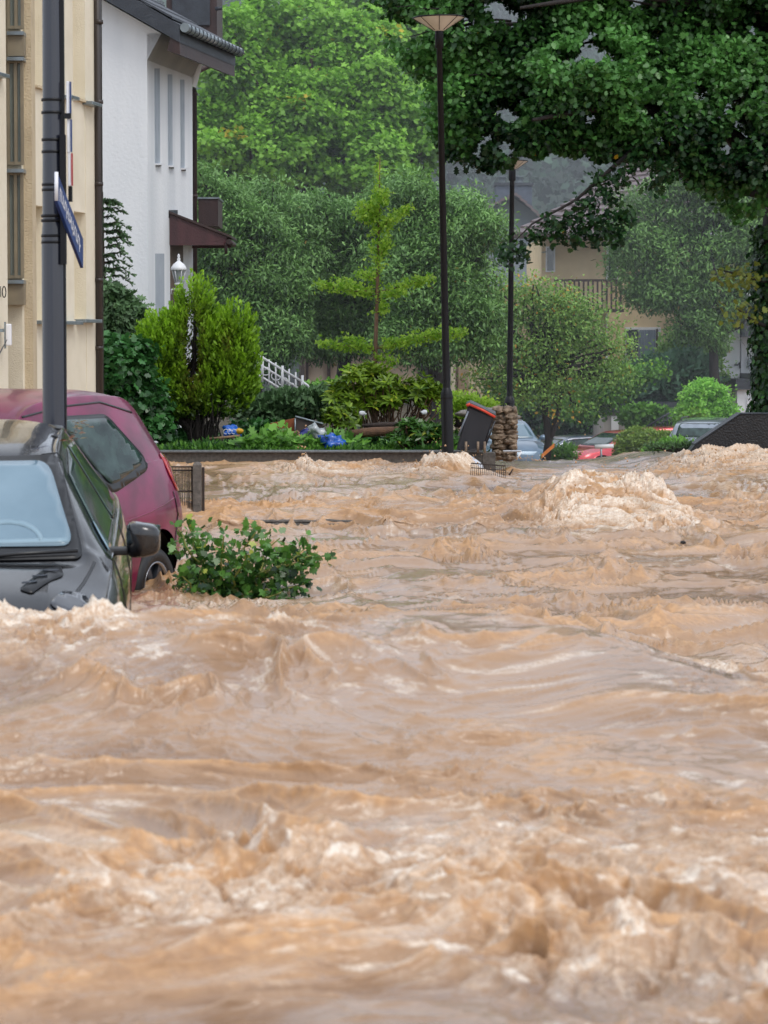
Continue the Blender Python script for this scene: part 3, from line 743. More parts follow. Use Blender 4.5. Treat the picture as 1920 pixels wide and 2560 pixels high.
mb = MB(); q = P(572, 604, yc + .1); mb.tube([q, q + Vector((0, 1.3, 0))], .04, 8); q = P(563, 612, yc); mb.tube([q + Vector((0, .2, .03)), q + Vector((0, .2, -.12))], .022, 8); mb.build('canopy_gutter', M_brown, cn)

# lantern on its own white post
b = thing("garden_lantern", "white lantern with a finial on a white bracket post by the porch", 'lantern', P(448, 850, 39.2))
lc = P(447, 713, 39.2)
mb = MB(); mb.tube([lc + Vector((0, 0, -1.0)), lc + Vector((0, 0, -.02))], .022, 8); mb.tube([lc + Vector((-.1, 0, -.12)), lc + Vector((-.1, 0, -.06)), lc + Vector((0, 0, -.04))], .012, 6)
mb.tube([lc + Vector((0, 0, -.07)), lc + Vector((.02, 0, -.055))], .03, 8); mb.build('post', M_whitepaint, b)
mb = MB(); mb.lathe(lc, [(.01, 0), (.05, .0), (.058, .02), (.05, .03), (.035, .03)], 12); mb.lathe(lc, [(.10, .20), (.108, .215), (.10, .24), (.075, .28), (.035, .31), (.018, .33), (.025, .35), (.012, .37), (.02, .39), (.004, .42)], 12)
for k in range(6):
    t = k * math.pi / 3; mb.tube([lc + Vector((.045 * math.cos(t), .045 * math.sin(t), .02)), lc + Vector((.092 * math.cos(t), .092 * math.sin(t), .21))], .006, 5)
mb.build('lantern_frame', M_whitepaint, b)
mb = MB(); mb.lathe(lc, [(.04, .022), (.085, .205)], 6); mb.build('glass', mat("frosted_glass", rgb(176, 182, 184), rgb(150, 158, 160), 5, rough=.3), b)

# ================================================================ stair railing
def railing():
    b = thing("stair_railing", "white painted iron stair railing with scrolls descending behind the yellow-green conifer", 'railing', P(720, 990, 42))
    y = 42.0; mb = MB()
    def line(p0, p1, r=.016): mb.tube([P(*p0, y), P(*p1, y)], r, 7)
    line((600, 860), (757, 955), .018); line((600, 880), (745, 970), .014); line((610, 915), (735, 992), .016)
    # curled end
    cpt = [(757, 955), (768, 963), (777, 975), (780, 990), (777, 996)]
    mb.tube([P(u, v, y) for u, v in cpt], .02, 7); mb.tube([P(u, v, y) for u, v in [(745, 970), (760, 980), (768, 995)]], .016, 7)
    mb.build('handrail', M_whitepaint, b)
    for k in range(10):
        t = k / 9; u = 606 + t * 150
        mb = MB(); mb.tube([P(u, 884 + t * 72 - 18, y), P(u, 930 + t * 72, y)], .013 if k % 3 else .022, 6); mb.build('baluster', M_whitepaint, b)
    for k in range(6):
        t = (k + .5) / 6; c = P(612 + t * 130, 893 + t * 78, y); s = 1 if k % 2 else -1
        mb = MB(); mb.tube([c + Vector((s * (.018 + .011 * a) * math.cos(a), 0, (.018 + .011 * a) * math.sin(a))) for a in np.linspace(0, 6.2, 18)], .009, 5, cap=False); mb.build('scroll', M_whitepaint, b)
railing()

# ================================================================ lamp posts
M_acr = mat("smoky_acrylic", rgb(222, 216, 204), rgb(206, 199, 186), 6, rough=.2)
def lamp_post(u_top, u_bot, y, vt, vjoin, vbase, r1, r2, rh, label):
    top_ = P(u_top, vt, y); base = P(u_bot, vbase, y)
    b = thing("street_lamp", label, 'street lamp', base, group="cone-headed street lamps")
    d = (top_ - base).normalized(); L_ = (top_ - base).length
    lj = (P((u_bot), vjoin, y) - base).length
    hh = rh * .57
    M = d.to_track_quat('Z', 'Y').to_matrix()
    bb = base - d * 1.2
    mb = MB(); mb.lathe(bb, [(r2, 0), (r2, lj + 1.2 - .03), (r2 * .94, lj + 1.2), (r1 * 1.1, lj + 1.2 + .05)], 20, M)
    mb.lathe(bb, [(r2 * 1.03, lj + 1.12), (r2 * 1.06, lj + 1.13), (r2 * 1.06, lj + 1.15), (r2 * 1.03, lj + 1.16)], 20, M); mb.build('base_sleeve', M_black, b)
    mb = MB(); pl = L_ + 1.2 - hh
    mb.lathe(bb, [(r1 * 1.1, lj + 1.2), (r1 * .82, pl - .2), (r1 * 1.25, pl - .19), (r1 * 1.25, pl - .005)], 16, M); mb.build('pole', M_black, b)
    h = thing_child = MB()
    h.lathe(bb, [(r1 * 1.2, pl), (r1 * 1.7, pl + .01), (rh * .97, pl + hh * .86)], 28, M); hd = h.build('lamp_shade', M_acr, b)
    h = MB(); h.lathe(bb, [(rh * .97, pl + hh * .84), (rh * 1.02, pl + hh * .88), (rh, pl + hh * .93), (rh * .6, pl + hh * .99), (.01, pl + hh)], 28, M)
    h.lathe(bb, [(rh * .9, pl + hh * .88), (rh * .3, pl + hh * .90), (.01, pl + hh * .9)], 28, M); h.build('lamp_cap', M_black, b)
    h = MB()
    for k in range(8):
        t = k * math.pi / 4; dr = M @ Vector((math.cos(t), math.sin(t), 0))
        h.tube([bb + d * (pl + .01) + dr * r1 * 1.75, bb + d * (pl + hh * .86) + dr * rh * .985], .004, 4)
    h.build('shade_rib', M_black, hd)
lamp_post(1097, 1120, 33.6, 40, 980, 1150, .040, .068, .30, "nearer black street lamp with brown water surging round its foot")
lamp_post(1281, 1272, 49.7, 400, 998, 1152, .048, .085, .27, "farther black street lamp with its cone head half hidden in oak leaves")

# ================================================================ sign post in front
b = thing("sign_post", "thick wet dark grey-blue pole between the two left cars carrying edge-on signs", 'sign post', (P(137, 1050, 17.1).x, 17.1, -.6))
px = P(137, 1050, 17.1).x
mb = MB(); zt = P(137, -300, 17.1).z
mb.lathe((px, 17.1, 0), [(.072, -.7), (.072, P(0, 600, 17.1).z), (.066, P(0, 560, 17.1).z), (.060, P(0, 240, 17.1).z), (.056, zt)], 14)
mb.build('pole', M_bluepole, b)
mb = MB(); mb.box((px + .058, 17.09, 1.4), (.022, .05, 4.2)); mb.box((px + .062, 17.06, P(0, 500, 17.1).z), (.03, .07, .75)); mb.build('mounting_rail', M_black, b)
for v in (250, 282, 350, 380, 462, 475, 540, 552, 590, 606):
    mb = MB(); z = P(0, v, 17.1).z; mb.lathe((px, 17.1, z), [(.055, -.009), (.067, -.008), (.067, .008), (.055, .009)] if v < 480 else [(.062, -.009), (.073, -.008), (.073, .008), (.062, .009)], 14); mb.build('clamp', M_black, b)
M_signblue = mat("sign_blue", rgb(40, 70, 130), rgb(30, 52, 104), 6, rough=.35); M_signred = mat("sign_red", rgb(180, 40, 44), rgb(150, 30, 36), 6, rough=.35)
def plate(name, u, v0, v1, y, m, th=.016, ln=.5):
    a = P(u, v0, y); c = P(u, v1, y); k = (a.x) / y
    d = Vector((k + .012, 1, 0)).normalized()
    n_ = Vector((d.y, -d.x, 0)); mb = MB(); p0 = Vector((a.x, a.y, c.z)); h_ = Vector((0, 0, a.z - c.z))
    lo = [p0 - n_ * th / 2, p0 + n_ * th / 2, p0 + n_ * th / 2 + d * ln, p0 - n_ * th / 2 + d * ln]
    mb.hexa(lo + [q + h_ for q in lo]); return mb.build(name, m, b, bevel=.003)
s1 = plate('traffic_sign', 169, 203, 284, 17.05, M_whitepaint); s2 = plate('traffic_sign', 171, 297, 381, 17.05, M_whitepaint)
s3 = plate('traffic_sign', 173, 382, 465, 17.05, M_whitepaint)
def edge(u, v0, v1, m, par):
    mb = MB(); a = P(u, v0, 17.045); c = P(u, v1, 17.045); mb.box(((a.x + c.x) / 2, 17.06, (a.z + c.z) / 2), (.008, .03, a.z - c.z)); o = mb.build('sign_face', m, par)
edge(175.5, 204, 283, M_signblue, s1); edge(177.5, 298, 380, M_signblue, s2); edge(179.5, 383, 464, M_signred, s3)
mb = MB(); q = P(170, 290, 17.05); mb.box(q, (.035, .04, .03)); mb.build('sign_bracket', M_black, b)
mb = MB(); q = P(176, 485, 17.1); mb.box(q, (.02, .05, .09)); mb.build('sign_bracket', M_black, b)
# drooping street-name plate
a0 = P(143, 430, 16.8); a1 = P(143, 502, 16.8); c0_ = P(208, 598, 17.35); c1 = P(208, 670, 17.35)
nn_ = (c0_ - a0).cross(a1 - a0).normalized() 
if nn_.x < 0: nn_ = -nn_
mb = MB(); mb.prism([a0, a1, c1, c0_], -nn_ * .018); sp_ = mb.build('street_name_plate', M_signblue, b)
mb = MB(); mb.tube([a0 + Vector((-.004, -.006, .0)), a1 + Vector((-.004, -.006, 0))], .011, 8); mb.build('plate_edge', M_whitepaint, sp_)
mb = MB()
lr = random.Random(3)
for k in range(13):   # white lettering, seen far too obliquely to be read
    t0 = .09 + k * .062; hh_ = .38 if k % 4 else .5
    e1 = a0.lerp(c0_, t0); e2 = a1.lerp(c1, t0); e3 = a0.lerp(c0_, t0 + .012); e4 = a1.lerp(c1, t0 + .012)
    lo_, hi_ = .3, .3 + hh_
    mb.prism([e1.lerp(e2, lo_) + nn_ * .001, e1.lerp(e2, hi_) + nn_ * .001, e3.lerp(e4, hi_) + nn_ * .001, e3.lerp(e4, lo_) + nn_ * .001], nn_ * .002)
    f1 = a0.lerp(c0_, t0 + .04); f2 = a1.lerp(c1, t0 + .04); s_ = lr.choice((.3, .5, .62))
    mb.prism([e1.lerp(e2, s_) + nn_ * .001, e1.lerp(e2, s_ + .08) + nn_ * .001, f1.lerp(f2, s_ + .08) + nn_ * .001, f1.lerp(f2, s_) + nn_ * .001], nn_ * .002)
mb.build('lettering', M_whitepaint, sp_)

# ================================================================ garden wall, fence, submerged kerb
b = thing("garden_wall", "low dark speckled concrete wall edging the debris-strewn garden", 'wall', (0, 35, 0))
xa, xb = -3.6, P(1205, 1130, 35).x; zt = P(900, 1131, 35).z
mb = MB(); mb.box(((xa + xb) / 2, 35.1, zt / 2 - .5), (xb - xa, .2, zt + 1.0)); wl = mb.build('wall', M_concrete, b)
x = xa; 
mb = MB(); mb.box(((xa + xb) / 2, 35.08, zt + .012), (xb - xa + .02, .27, .022)); mb.build('coping', mat("wet_coping", rgb(120, 124, 128), rgb(88, 92, 96), 20, rough=.35), b, bevel=.004)
mb = MB(); z2 = P(900, 1160, 34.95).z; mb.box(((xa + xb) / 2, 34.94, z2 - .02), (xb - xa, .12, .025)); mb.build('plinth_ledge', M_zinc, b)
mb = MB(); q = P(1222, 1131, 35); mb.box((q.x, 35.1, q.z / 2 - .5), (.16, .22, q.z + 1.0)); mb.build('end_block', M_concrete, b, bevel=.01)

b = thing("submerged_wall", "thin mossy top of a drowned wall just breaking the brown surface", 'wall', (-1.2, 24.6, 0))
mb = MB()
pts_ = [Vector((P(430 + k * 12, 1308, 24.7).x, 24.7, -.035 + .016 * mnoise.noise(Vector((k * .35, 0, 0))))) for k in range(40)]
mb.tube(pts_, [.016 + .012 * mnoise.noise(Vector((k * .8, 4, 0))) for k in range(40)], 7)
mb.box((-1.2, 24.7, -.49), (2.0, .16, .88)); mb.build('wall', M_concrete, b)

b = thing("garden_fence", "rusty wire fence panel on a rough concrete post behind the maroon car", 'fence', (P(490, 1270, 25.7).x, 25.7, 0))
y = 25.7; mb = MB(); a = P(493, 1160, y); mb.box((a.x, y, a.z / 2 - .35), (.075, .08, a.z + .7)); mb.blob((a.x, y, a.z - .01), (.04, .042, .03), 3, .3); mb.build('post', M_concrete, b, bevel=.008)
mb = MB(); a = P(392, 1167, y); c = P(482, 1167, y)
for k in range(26):
    x = a.x + (c.x - a.x) * k / 25; mb.tube([(x, y, a.z), (x + .01 * math.sin(k), y, -.4)], .0045, 4)
for v in (1167, 1176, 1228): z = P(0, v, y).z; mb.tube([(a.x - .9, y, z), (c.x, y, z)], .007, 5)
mb.tube([(c.x, y + .01, a.z), (c.x, y + .01, -.4)], .012, 6)
for k in range(22): x = a.x - (k + 1) * .04; mb.tube([(x, y, a.z), (x, y, -.4)], .0045, 4)
mb.build('wire_panel', M_rust, b)
mb = MB(); q = P(508, 1168, y); mb.box((q.x, y, q.z / 2 - .3), (.022, .03, q.z + .6)); mb.build('gate_frame', M_rust, b)

b = thing("bent_fence", "torn strip of dark wire fence leaning in the torrent next to the near lamp", 'fence', (P(1225, 1180, 32.5).x, 32.5, 0))
y = 32.5; mb = MB(); p0, p1 = P(1178, 1158, y), P(1264, 1165, y)
mb.tube([p0, p1], .007, 5); mb.tube([p0 + Vector((0, 0, -.05)), p1 + Vector((0, 0, -.05))], .005, 5)
for k in range(19): q = p0.lerp(p1, k / 18); mb.tube([q, q + Vector((-.01, -.03, -.22))], .0045, 4)
mb.build('wire_panel', M_rust, b)

# wet black retaining wall under the oak
b = thing("retaining_wall", "black wet retaining wall with a sloping top at the foot of the ivy-clad oak", 'wall', P(1850, 1110, 37))
y = 37.0; e = lambda u, v: P(u, v, y)
xs_ = P(2300, 1035, y).x
mb = MB(); pr = [e(1738, 1112), e(1852, 1036), Vector((xs_, y, e(1852, 1036).z)), Vector((xs_, y, -.9)), Vector((e(1700, 1112).x, y, -.9)), Vector((e(1700, 1112).x, y, -.05))]
mb.prism(pr, (0, .35, 0)); mb.build('wall', mat("black_wet_wall", rgb(30, 29, 31), rgb(15, 15, 17), 14, rough=.35, bump=.6, bscale=40, streak=True), b)
mb = MB(); u_ = Vector((0, 0, .012)); mb.prism([e(1736, 1112), e(1850, 1035), Vector((xs_, y, e(1850, 1035).z)), Vector((xs_, y, e(1850, 1035).z)) + u_, e(1850, 1035) + u_, e(1736, 1112) + u_], (0, .4, 0))
o = mb.build('coping', M_slate, b); o.location.y -= .02
# earth bank behind
me_v = MB(); xk = (1880 - 960) / F
me_v.hexa([Vector((xk * 37.4, 37.4, -.9)), Vector((14, 37.4, -.9)), Vector((18, 52, -1.4)), Vector((xk * 52, 52, -1.4)), Vector((xk * 37.4, 37.4, .5)), Vector((14, 37.4, .6)), Vector((18, 52, .2)), Vector((xk * 52, 52, -.6))])
o = me_v.build("bank", mat("earth_bank", rgb(70, 68, 46), rgb(48, 48, 34), 3, rough=.9, bump=.6)); tag(o, "earth bank behind the black retaining wall", kind='structure')

# garden terrace
def terrace():
    xs = np.linspace(-12, 1.25, 70); ys = np.linspace(35.22, 66, 90); X, Y = np.meshgrid(xs, ys)
    z = .12 + .05 * pn(X * 1.2, Y * .8, 21) + .004 * (Y - 35) - .5 * sst(.6, 1.25, X) * sst(37, 40, Y)
    V = np.stack([X, Y, z], -1).reshape(-1, 3); nr, nc = X.shape
    i = np.arange(nr - 1)[:, None] * nc + np.arange(nc - 1)[None]
    me = mesh_np("garden_ground", V, np.stack([i, i + 1, i + nc + 1, i + nc], -1).reshape(-1), 4, smooth=True)
    tag(link("garden_ground", me, mat("garden_soil", rgb(84, 72, 52), rgb(56, 50, 36), 5, rough=.85, bump=.7)), "littered garden bed behind the low wall", kind='structure')
terrace()

# ================================================================ wheelie bin, stone pillar, litter
M_bin = mat("bin_plastic", rgb(34, 35, 42), rgb(24, 25, 31), 10, rough=.4, streak=True)
by = 34.4
b = thing("wheelie_bin", "toppled black wheelie bin with an orange-red lid edge leaning on the stone pillar", 'bin', P(1205, 1080, by))
q = lambda u, v, dy=0: P(u, v, by + dy)
f_ = [q(1140, 1126), q(1208, 1126), q(1236, 1042), q(1170, 1014)]
mb = MB(); bk = [p + Vector((.02, .42, .02)) for p in f_]
mb.hexa([f_[0], f_[1], bk[1], bk[0], f_[3], f_[2], bk[2], bk[3]]); mb.build('body', M_bin, b, bevel=.02)
mb = MB(); l_ = [q(1164, 1012, -.02), q(1176, 1006, -.02), q(1240, 1036, -.02), q(1238, 1048, -.02)]
mb.prism(l_, (.02, .5, .02)); mb.build('lid', M_bin, b, bevel=.012)
M_or = mat("orange_lid_edge", rgb(214, 70, 44), rgb(176, 50, 34), 10, rough=.4)
mb = MB(); mb.tube([q(1176, 1012, -.035), q(1208, 1026, -.04), q(1238, 1043, -.035)], .016, 6); mb.tube([q(1166, 1014, -.03), q(1176, 1010, -.035)], .018, 6); mb.build('lid_edge', M_or, b)
mb = MB(); mb.tube([q(1146, 1090, -.012), q(1171, 1028, -.012)], .011, 6); mb.build('rib', mat("bin_rib", rgb(120, 128, 140), rgb(96, 104, 116), 8, rough=.3), b)
mb = MB(); mb.tube([q(1212, 1118, -.012), q(1237, 1052, -.012)], .012, 6); mb.tube([q(1150, 1124, -.015), q(1205, 1124, -.015)], .012, 6); mb.build('rib', M_bin, b)
for u in (1165, 1195, 1212):
    mb = MB(); mb.tube([q(u, 1132, -.1), q(u, 1104, -.1)], [.018, .016], 6); 
    o = mb.build('wooden_stake', M_stone); tag(o, {1165: "short weathered stake standing left in front of the tipped bin", 1195: "middle weathered stake standing in front of the tipped bin", 1212: "weathered stake at the right foot of the tipped bin"}[u], "stake", "stakes before the bin")

b = thing("stone_pillar", "rough layered sandstone pillar between the tipped bin and the farther street lamp", 'pillar', P(1258, 1140, 35.8))
mb = MB(); k = 0; cc_ = P(1258, 1092, 35.86); mb.box((cc_.x, 35.88, cc_.z), (.27, .16, .52))
for row, v in enumerate(range(1150, 1030, -13)):
    u = 1228 + (5 if row % 2 else 0)
    while u < 1288:
        wv = min(rnd.uniform(20, 44), 1292 - u); c = P(u + wv / 2, v - 6 + rnd.uniform(-2, 2), 35.8 + rnd.uniform(-.03, .03)); mb.blob(c, (wv / 2 / 204 * 1.15, .12, rnd.uniform(8, 12) / 204), k, .5, 3, 3.2); k += 1; u += wv
mb.build('stonework', M_stone, b)
for u, v, w_ in ((1155, 1034, 30), (1206, 1028, 42), (1262, 1042, 30)):
    mb = MB(); mb.blob(P(u + 10, v, 35.9), (w_ / 204, .2, 9 / 204), u, .25, 2); mb.build('cap_stone', mat("cap_stone", rgb(138, 132, 124), rgb(100, 94, 88), 12, rough=.6, bump=.6), b)
mb = MB(); mb.tube([P(1258, 1128, 35.3), P(1303, 1128, 35.3), P(1303, 1131, 35.25), P(1294, 1144, 35.2)], .012, 6); o = mb.build("metal_frame", M_whitepaint); tag(o, "bent white metal bar sticking out right of the stone pillar", "metal bar")

mb = MB(); c = P(1160, 1160, 33.9); mb.blob(c + Vector((.03, .1, -.06)), (.2, .2, .15), 5, .2, 3, 1.2); o = mb.build("plastic_tub", mat("white_plastic", rgb(208, 212, 220), rgb(186, 190, 200), 6, rough=.35)); tag(o, "white plastic tub wedged behind the foot of the near street lamp", "tub")
mb = MB(); mb.tube([P(1273, 1188, 31.6), P(1283, 1172, 31.6)], [.012, .006], 5); o = mb.build("stick", M_rust); tag(o, "short dark stick poking out of the water right of the bent wire fence", "stick")
mb = MB(); mb.blob(P(1708, 1356, 21.5), (.022, .03, .012), 5, .3); o = mb.build("driftwood", M_dark); tag(o, "tiny dark scrap floating on the open water at the right", "driftwood")
# orange barrier board by the slim tree
mb = MB(); a = P(1354, 1146, 64); c = P(1386, 1118, 64); mb.prism([a, c, c + Vector((0, 0, .09)), a + Vector((0, 0, .09))], (.0, .06, 0)); o = mb.build("orange_board", mat("orange_paint", rgb(226, 140, 60), rgb(200, 112, 44), 5, rough=.5)); tag(o, "slanting orange board in front of the slim tree and silver car", "board")
b = thing("white_railing", "white T-shaped rail above the red car on the flooded street", 'railing', P(1503, 1150, 66))
mb = MB(); mb.tube([P(1487, 1117, 66), P(1534, 1115, 66)], .05, 6); mb.build('rail', M_whitepaint, b); mb = MB(); mb.tube([P(1503, 1117, 66), P(1503, 1165, 66)], .025, 6); mb.build('post', M_zinc, b)

# litter in the garden
def bag(name, label, u, v, y, ru, rv, m, seed, cat='bag'):
    s = F / y; me_ = MB().blob(P(u, v, y), (ru / s, .7 * ru / s, rv / s), seed, .0, 3)
    vs = []
    c = P(u, v, y)
    for p in me_.v:
        d = Vector(p) - c; n_ = mnoise.noise(d * 13 + Vector((seed, 0, 0))) * .9 + mnoise.noise(d * 34 + Vector((seed, 2, 0))) * .4
        vs.append(c + d * (1 + n_))
    me_.v = [tuple(p) for p in vs]; o = me_.build(name, m); return tag(o, label, cat)
M_bagb = mat("blue_plastic", rgb(36, 104, 196), rgb(20, 62, 150), 9, rough=.25, coat=.3)
bag("plastic_bag", "bright blue plastic bag with a pale print under the yellow-green conifer", 578, 1079, 36.2, 24, 17, M_bagb, 3)
mb = MB(); c = P(575, 1079, 36.05)
for t in range(3): mb.tube([c + Vector((.03 * math.cos(a) + (t - 1) * .05, -.02, .03 * math.sin(a))) for a in np.linspace(0, 5, 9)], .004, 4)
o = mb.build("print", M_whitepaint); pb_ = bpy.data.objects["plastic_bag"]; o.parent = pb_; o.name = 'bag_print'
bag("yellow_wrapper", "crumpled yellow wrapper right beside the blue bag under the conifer", 600, 1078, 36.1, 8, 6, mat("yellow_plastic", rgb(224, 180, 40), rgb(190, 140, 30), 9, rough=.4), 9, 'wrapper')
bag("plastic_bag", "royal blue torn plastic sheet hanging over the garden wall top", 832, 1106, 35.5, 26, 20, M_bagb, 13)
bag("plastic_bag", "small dark blue bag left of the clear plastic bag among the litter", 770, 1090, 35.9, 22, 16, mat("navy_plastic", rgb(40, 50, 130), rgb(22, 28, 84), 9, rough=.3), 17)
bag("clear_bag", "crumpled translucent pale bag between the two blue plastics", 793, 1080, 35.7, 22, 17, mat("clear_plastic", rgb(190, 196, 200), rgb(130, 140, 144), 12, rough=.2, coat=.4), 21)
for i, (u, v, r_, lb) in enumerate(((910, 1036, 9, "white paper scrap caught low in the left of the rhododendron"), (1057, 1032, 8, "white paper scrap caught in the right of the rhododendron"), (648, 1110, 20, "pale flat sheet lying in the grass behind the wall"), (388, 1106, 10, "pale grey block at the left end of the garden wall"))):
    bag("paper_scrap", lb, u, v, 36.0, r_, r_ * .4 if i > 1 else r_ * .7, mat("paper_%d" % i, rgb(206, 210, 214), rgb(170, 176, 182), 9, rough=.6), 30 + i, 'litter')
mb = MB(); mb.prism([P(676, 1085, 36.6), P(676, 1058, 36.6), P(738, 1045, 36.6), P(738, 1085, 36.6)], (0, .04, 0)); o = mb.build("wooden_board", mat("orange_wood", rgb(164, 92, 52), rgb(120, 66, 40), 9, rough=.7, streak=True)); tag(o, "orange-brown board standing behind the litter left of the dark crate", "board")
b = thing("wooden_crate", "dark open crate tipped on its side behind the pale bag", 'crate', P(770, 1080, 36.4))
mb = MB(); mb.prism([P(738, 1090, 36.3), P(738, 1042, 36.3), P(806, 1060, 36.3), P(812, 1092, 36.3)], (0, .35, 0)); mb.build('panel', mat("dark_crate", rgb(72, 60, 54), rgb(46, 40, 38), 9, rough=.6), b)
mb = MB(); mb.tube([P(738, 1041, 36.28), P(808, 1060, 36.28)], .012, 5); mb.tube([P(738, 1046, 36.28), P(738, 1090, 36.28)], .01, 5); mb.build('edge', M_zinc, b)
b = thing("log", "broken brown log lying across the garden below the rhododendron", 'log', P(940, 1082, 35.8))
mb = MB(); mb.tube([P(878, 1086, 35.9), P(930, 1080, 35.8), P(990, 1076, 35.8), P(1045, 1070, 36)], [.055, .06, .05, .03], 10); mb.build('trunk', mat("log_bark", rgb(120, 88, 64), rgb(76, 56, 44), 14, rough=.8, bump=.8, streak=False), b)
mb = MB(); mb.tube([P(905, 1064, 35.95), P(960, 1062, 35.9), P(1040, 1060, 36)], [.02, .035, .02], 8); mb.build('branch', mat("dark_bark", rgb(62, 50, 44), rgb(38, 32, 30), 14, rough=.8, bump=.8), b)
for i, (a_, c_) in enumerate((((690, 1075), (770, 1092)), ((520, 1098), (600, 1090)), ((700, 1100), (745, 1078)))):
    mb = MB(); mb.tube([P(*a_, 36.0), P(*c_, 35.9)], .018, 5); o = mb.build("plank", mat("plank_%d" % i, rgb(150, 122, 92), rgb(104, 84, 66), 14, rough=.8)); tag(o, ["thin plank leaning against the dark crate", "thin plank lying below the bright blue bag", "broken plank propped up left of the crate"][i], "plank")
# ================================================================ far buildings
M_peach = mat("peach_render", rgb(214, 196, 160), rgb(196, 176, 142), 2, rough=.9)
M_tile = mat("mauve_tiles", rgb(120, 104, 104), rgb(92, 80, 82), 3, rough=.6, bump=.3)
def fbox(mb, u0, u1, v0, v1, y, d=6.0):
    a = P(u0, v1, y); c = P(u1, v0, y); mb.box(((a.x + c.x) / 2, y + d / 2, (a.z + c.z) / 2), (c.x - a.x, d, c.z - a.z)); return mb
def tiles(name, q00, q10, q11, q01, n, m, par):
    """pitched roof as n overlapping courses between the lower edge q00-q10 and upper edge q01-q11"""
    mb = MB(); nrm = (q10 - q00).cross(q01 - q00).normalized()
    if nrm.z < 0: nrm = -nrm
    for k in range(n):
        a = q00.lerp(q01, k / n); b_ = q10.lerp(q11, k / n); c = q10.lerp(q11, (k + 1) / n); d = q00.lerp(q01, (k + 1) / n)
        mb.prism([a + nrm * .07, b_ + nrm * .07, c + nrm * .01, d + nrm * .01], -nrm * .1)
    return mb.build(name, m, par)
b = thing("cream_house", "large cream house with a mauve tiled roof, partly hidden behind oak leaves and bushes", 'house', P(1450, 1100, 86))
mb = MB(); fbox(mb, 1352, 1516, 590, 1180, 86, 9); fbox(mb, 1140, 1352, 720, 1180, 87.5, 7); fbox(mb, 1516, 1815, 560, 1180, 89, 9); mb.build('wall', M_peach, b)
tiles('roof', P(1275, 585, 84.8), P(1560, 592, 84.8), P(1700, 400, 93), P(1560, 430, 93), 12, M_tile, b)
tiles('roof', P(1520, 560, 88.3), P(1850, 560, 88.3), P(1840, 400, 93), P(1560, 400, 93), 10, M_tile, b)
mb = MB(); mb.prism([P(1275, 584, 84.75), P(1560, 591, 84.75), P(1560, 603, 84.75), P(1275, 596, 84.75)], (0, .08, 0)); mb.build('fascia', M_brown, b)
for u0, u1, v0, v1, y in ((1364, 1388, 616, 680, 86), (1518, 1545, 590, 700, 89), (1150, 1200, 800, 900, 87.5), (1230, 1280, 800, 900, 87.5)):
    mb = MB(); fbox(mb, u0, u1, v0, v1, y - .05, .1); f = mb.build('window', M_whitepaint, b); mb = MB(); fbox(mb, u0 + 4, u1 - 4, v0 + 4, v1 - 4, y - .09, .03); mb.build('pane', M_glass, f)
mb = MB(); fbox(mb, 1562, 1652, 818, 892, 88.95, .1); f = mb.build('window', M_whitepaint, b)
mb = MB(); fbox(mb, 1566, 1596, 824, 890, 88.9, .03); mb.build('pane', mat("dim_pane", rgb(70, 74, 82), rgb(46, 50, 58), 2, rough=.1), f)
mb = MB()
for k in range(12): q = P(1600 + k * 3.3, 857, 88.9); mb.box((q.x, q.y, q.z), (.045, .04, .78), rz=.5 * (k % 2))
mb.build('curtain', mat("blue_grey_curtain", rgb(128, 142, 158), rgb(104, 118, 134), 3, rough=.8), f)
mb = MB(); fbox(mb, 1640, 1645, 822, 890, 88.88, .04); mb.build('window_post', M_brown, f)
mb = MB(); fbox(mb, 1515, 1520, 560, 1000, 85.9, .1); mb.build('downpipe', M_whitepaint, b)
bl = MB(); fbox(bl, 1385, 1560, 772, 780, 84.5, 1.4); fbox(bl, 1385, 1560, 698, 704, 84.5, .06); balc = bl.build('balcony', M_brown, b)
for k in range(15): mb = MB(); fbox(mb, 1387 + k * 11.6, 1392 + k * 11.6, 704, 772, 84.5, .04); mb.build('baluster', M_brown, balc)

b = thing("chimney_house", "distant grey house roof with a broad blue-grey chimney behind the farther lamp", 'house', P(1260, 1000, 112))
mb = MB(); y = 112; mb.prism([P(1180, 800, y), P(1355, 800, y), P(1355, 545, y), P(1280, 492, y), P(1180, 545, y)], (0, 9, 0)); mb.build('wall', mat("grey_blue_render", rgb(132, 138, 146), rgb(112, 120, 130), 1, rough=.9), b)
tiles('roof', P(1150, 550, 111), P(1150, 550, 121), P(1292, 482, 121), P(1292, 482, 111), 7, M_tile, b)
tiles('roof', P(1372, 558, 111), P(1372, 558, 121), P(1288, 482, 121), P(1288, 482, 111), 6, M_tile, b)
mb = MB(); fbox(mb, 1240, 1330, 462, 540, 113.5, 1.6); ch = mb.build('chimney', mat("chimney_slate", rgb(92, 102, 116), rgb(72, 80, 94), 4, rough=.8), b)
mb = MB(); fbox(mb, 1236, 1334, 456, 463, 113.4, 1.8); mb.build('chimney_cap', M_slate, ch)
for u in (1254, 1298): mb = MB(); q = P(u, 448, 114.2); mb.lathe((q.x, q.y, q.z), [(.14, -.15), (.14, .05), (.2, .06), (.2, .12)], 10); mb.build('chimney_pot', M_zinc, ch)

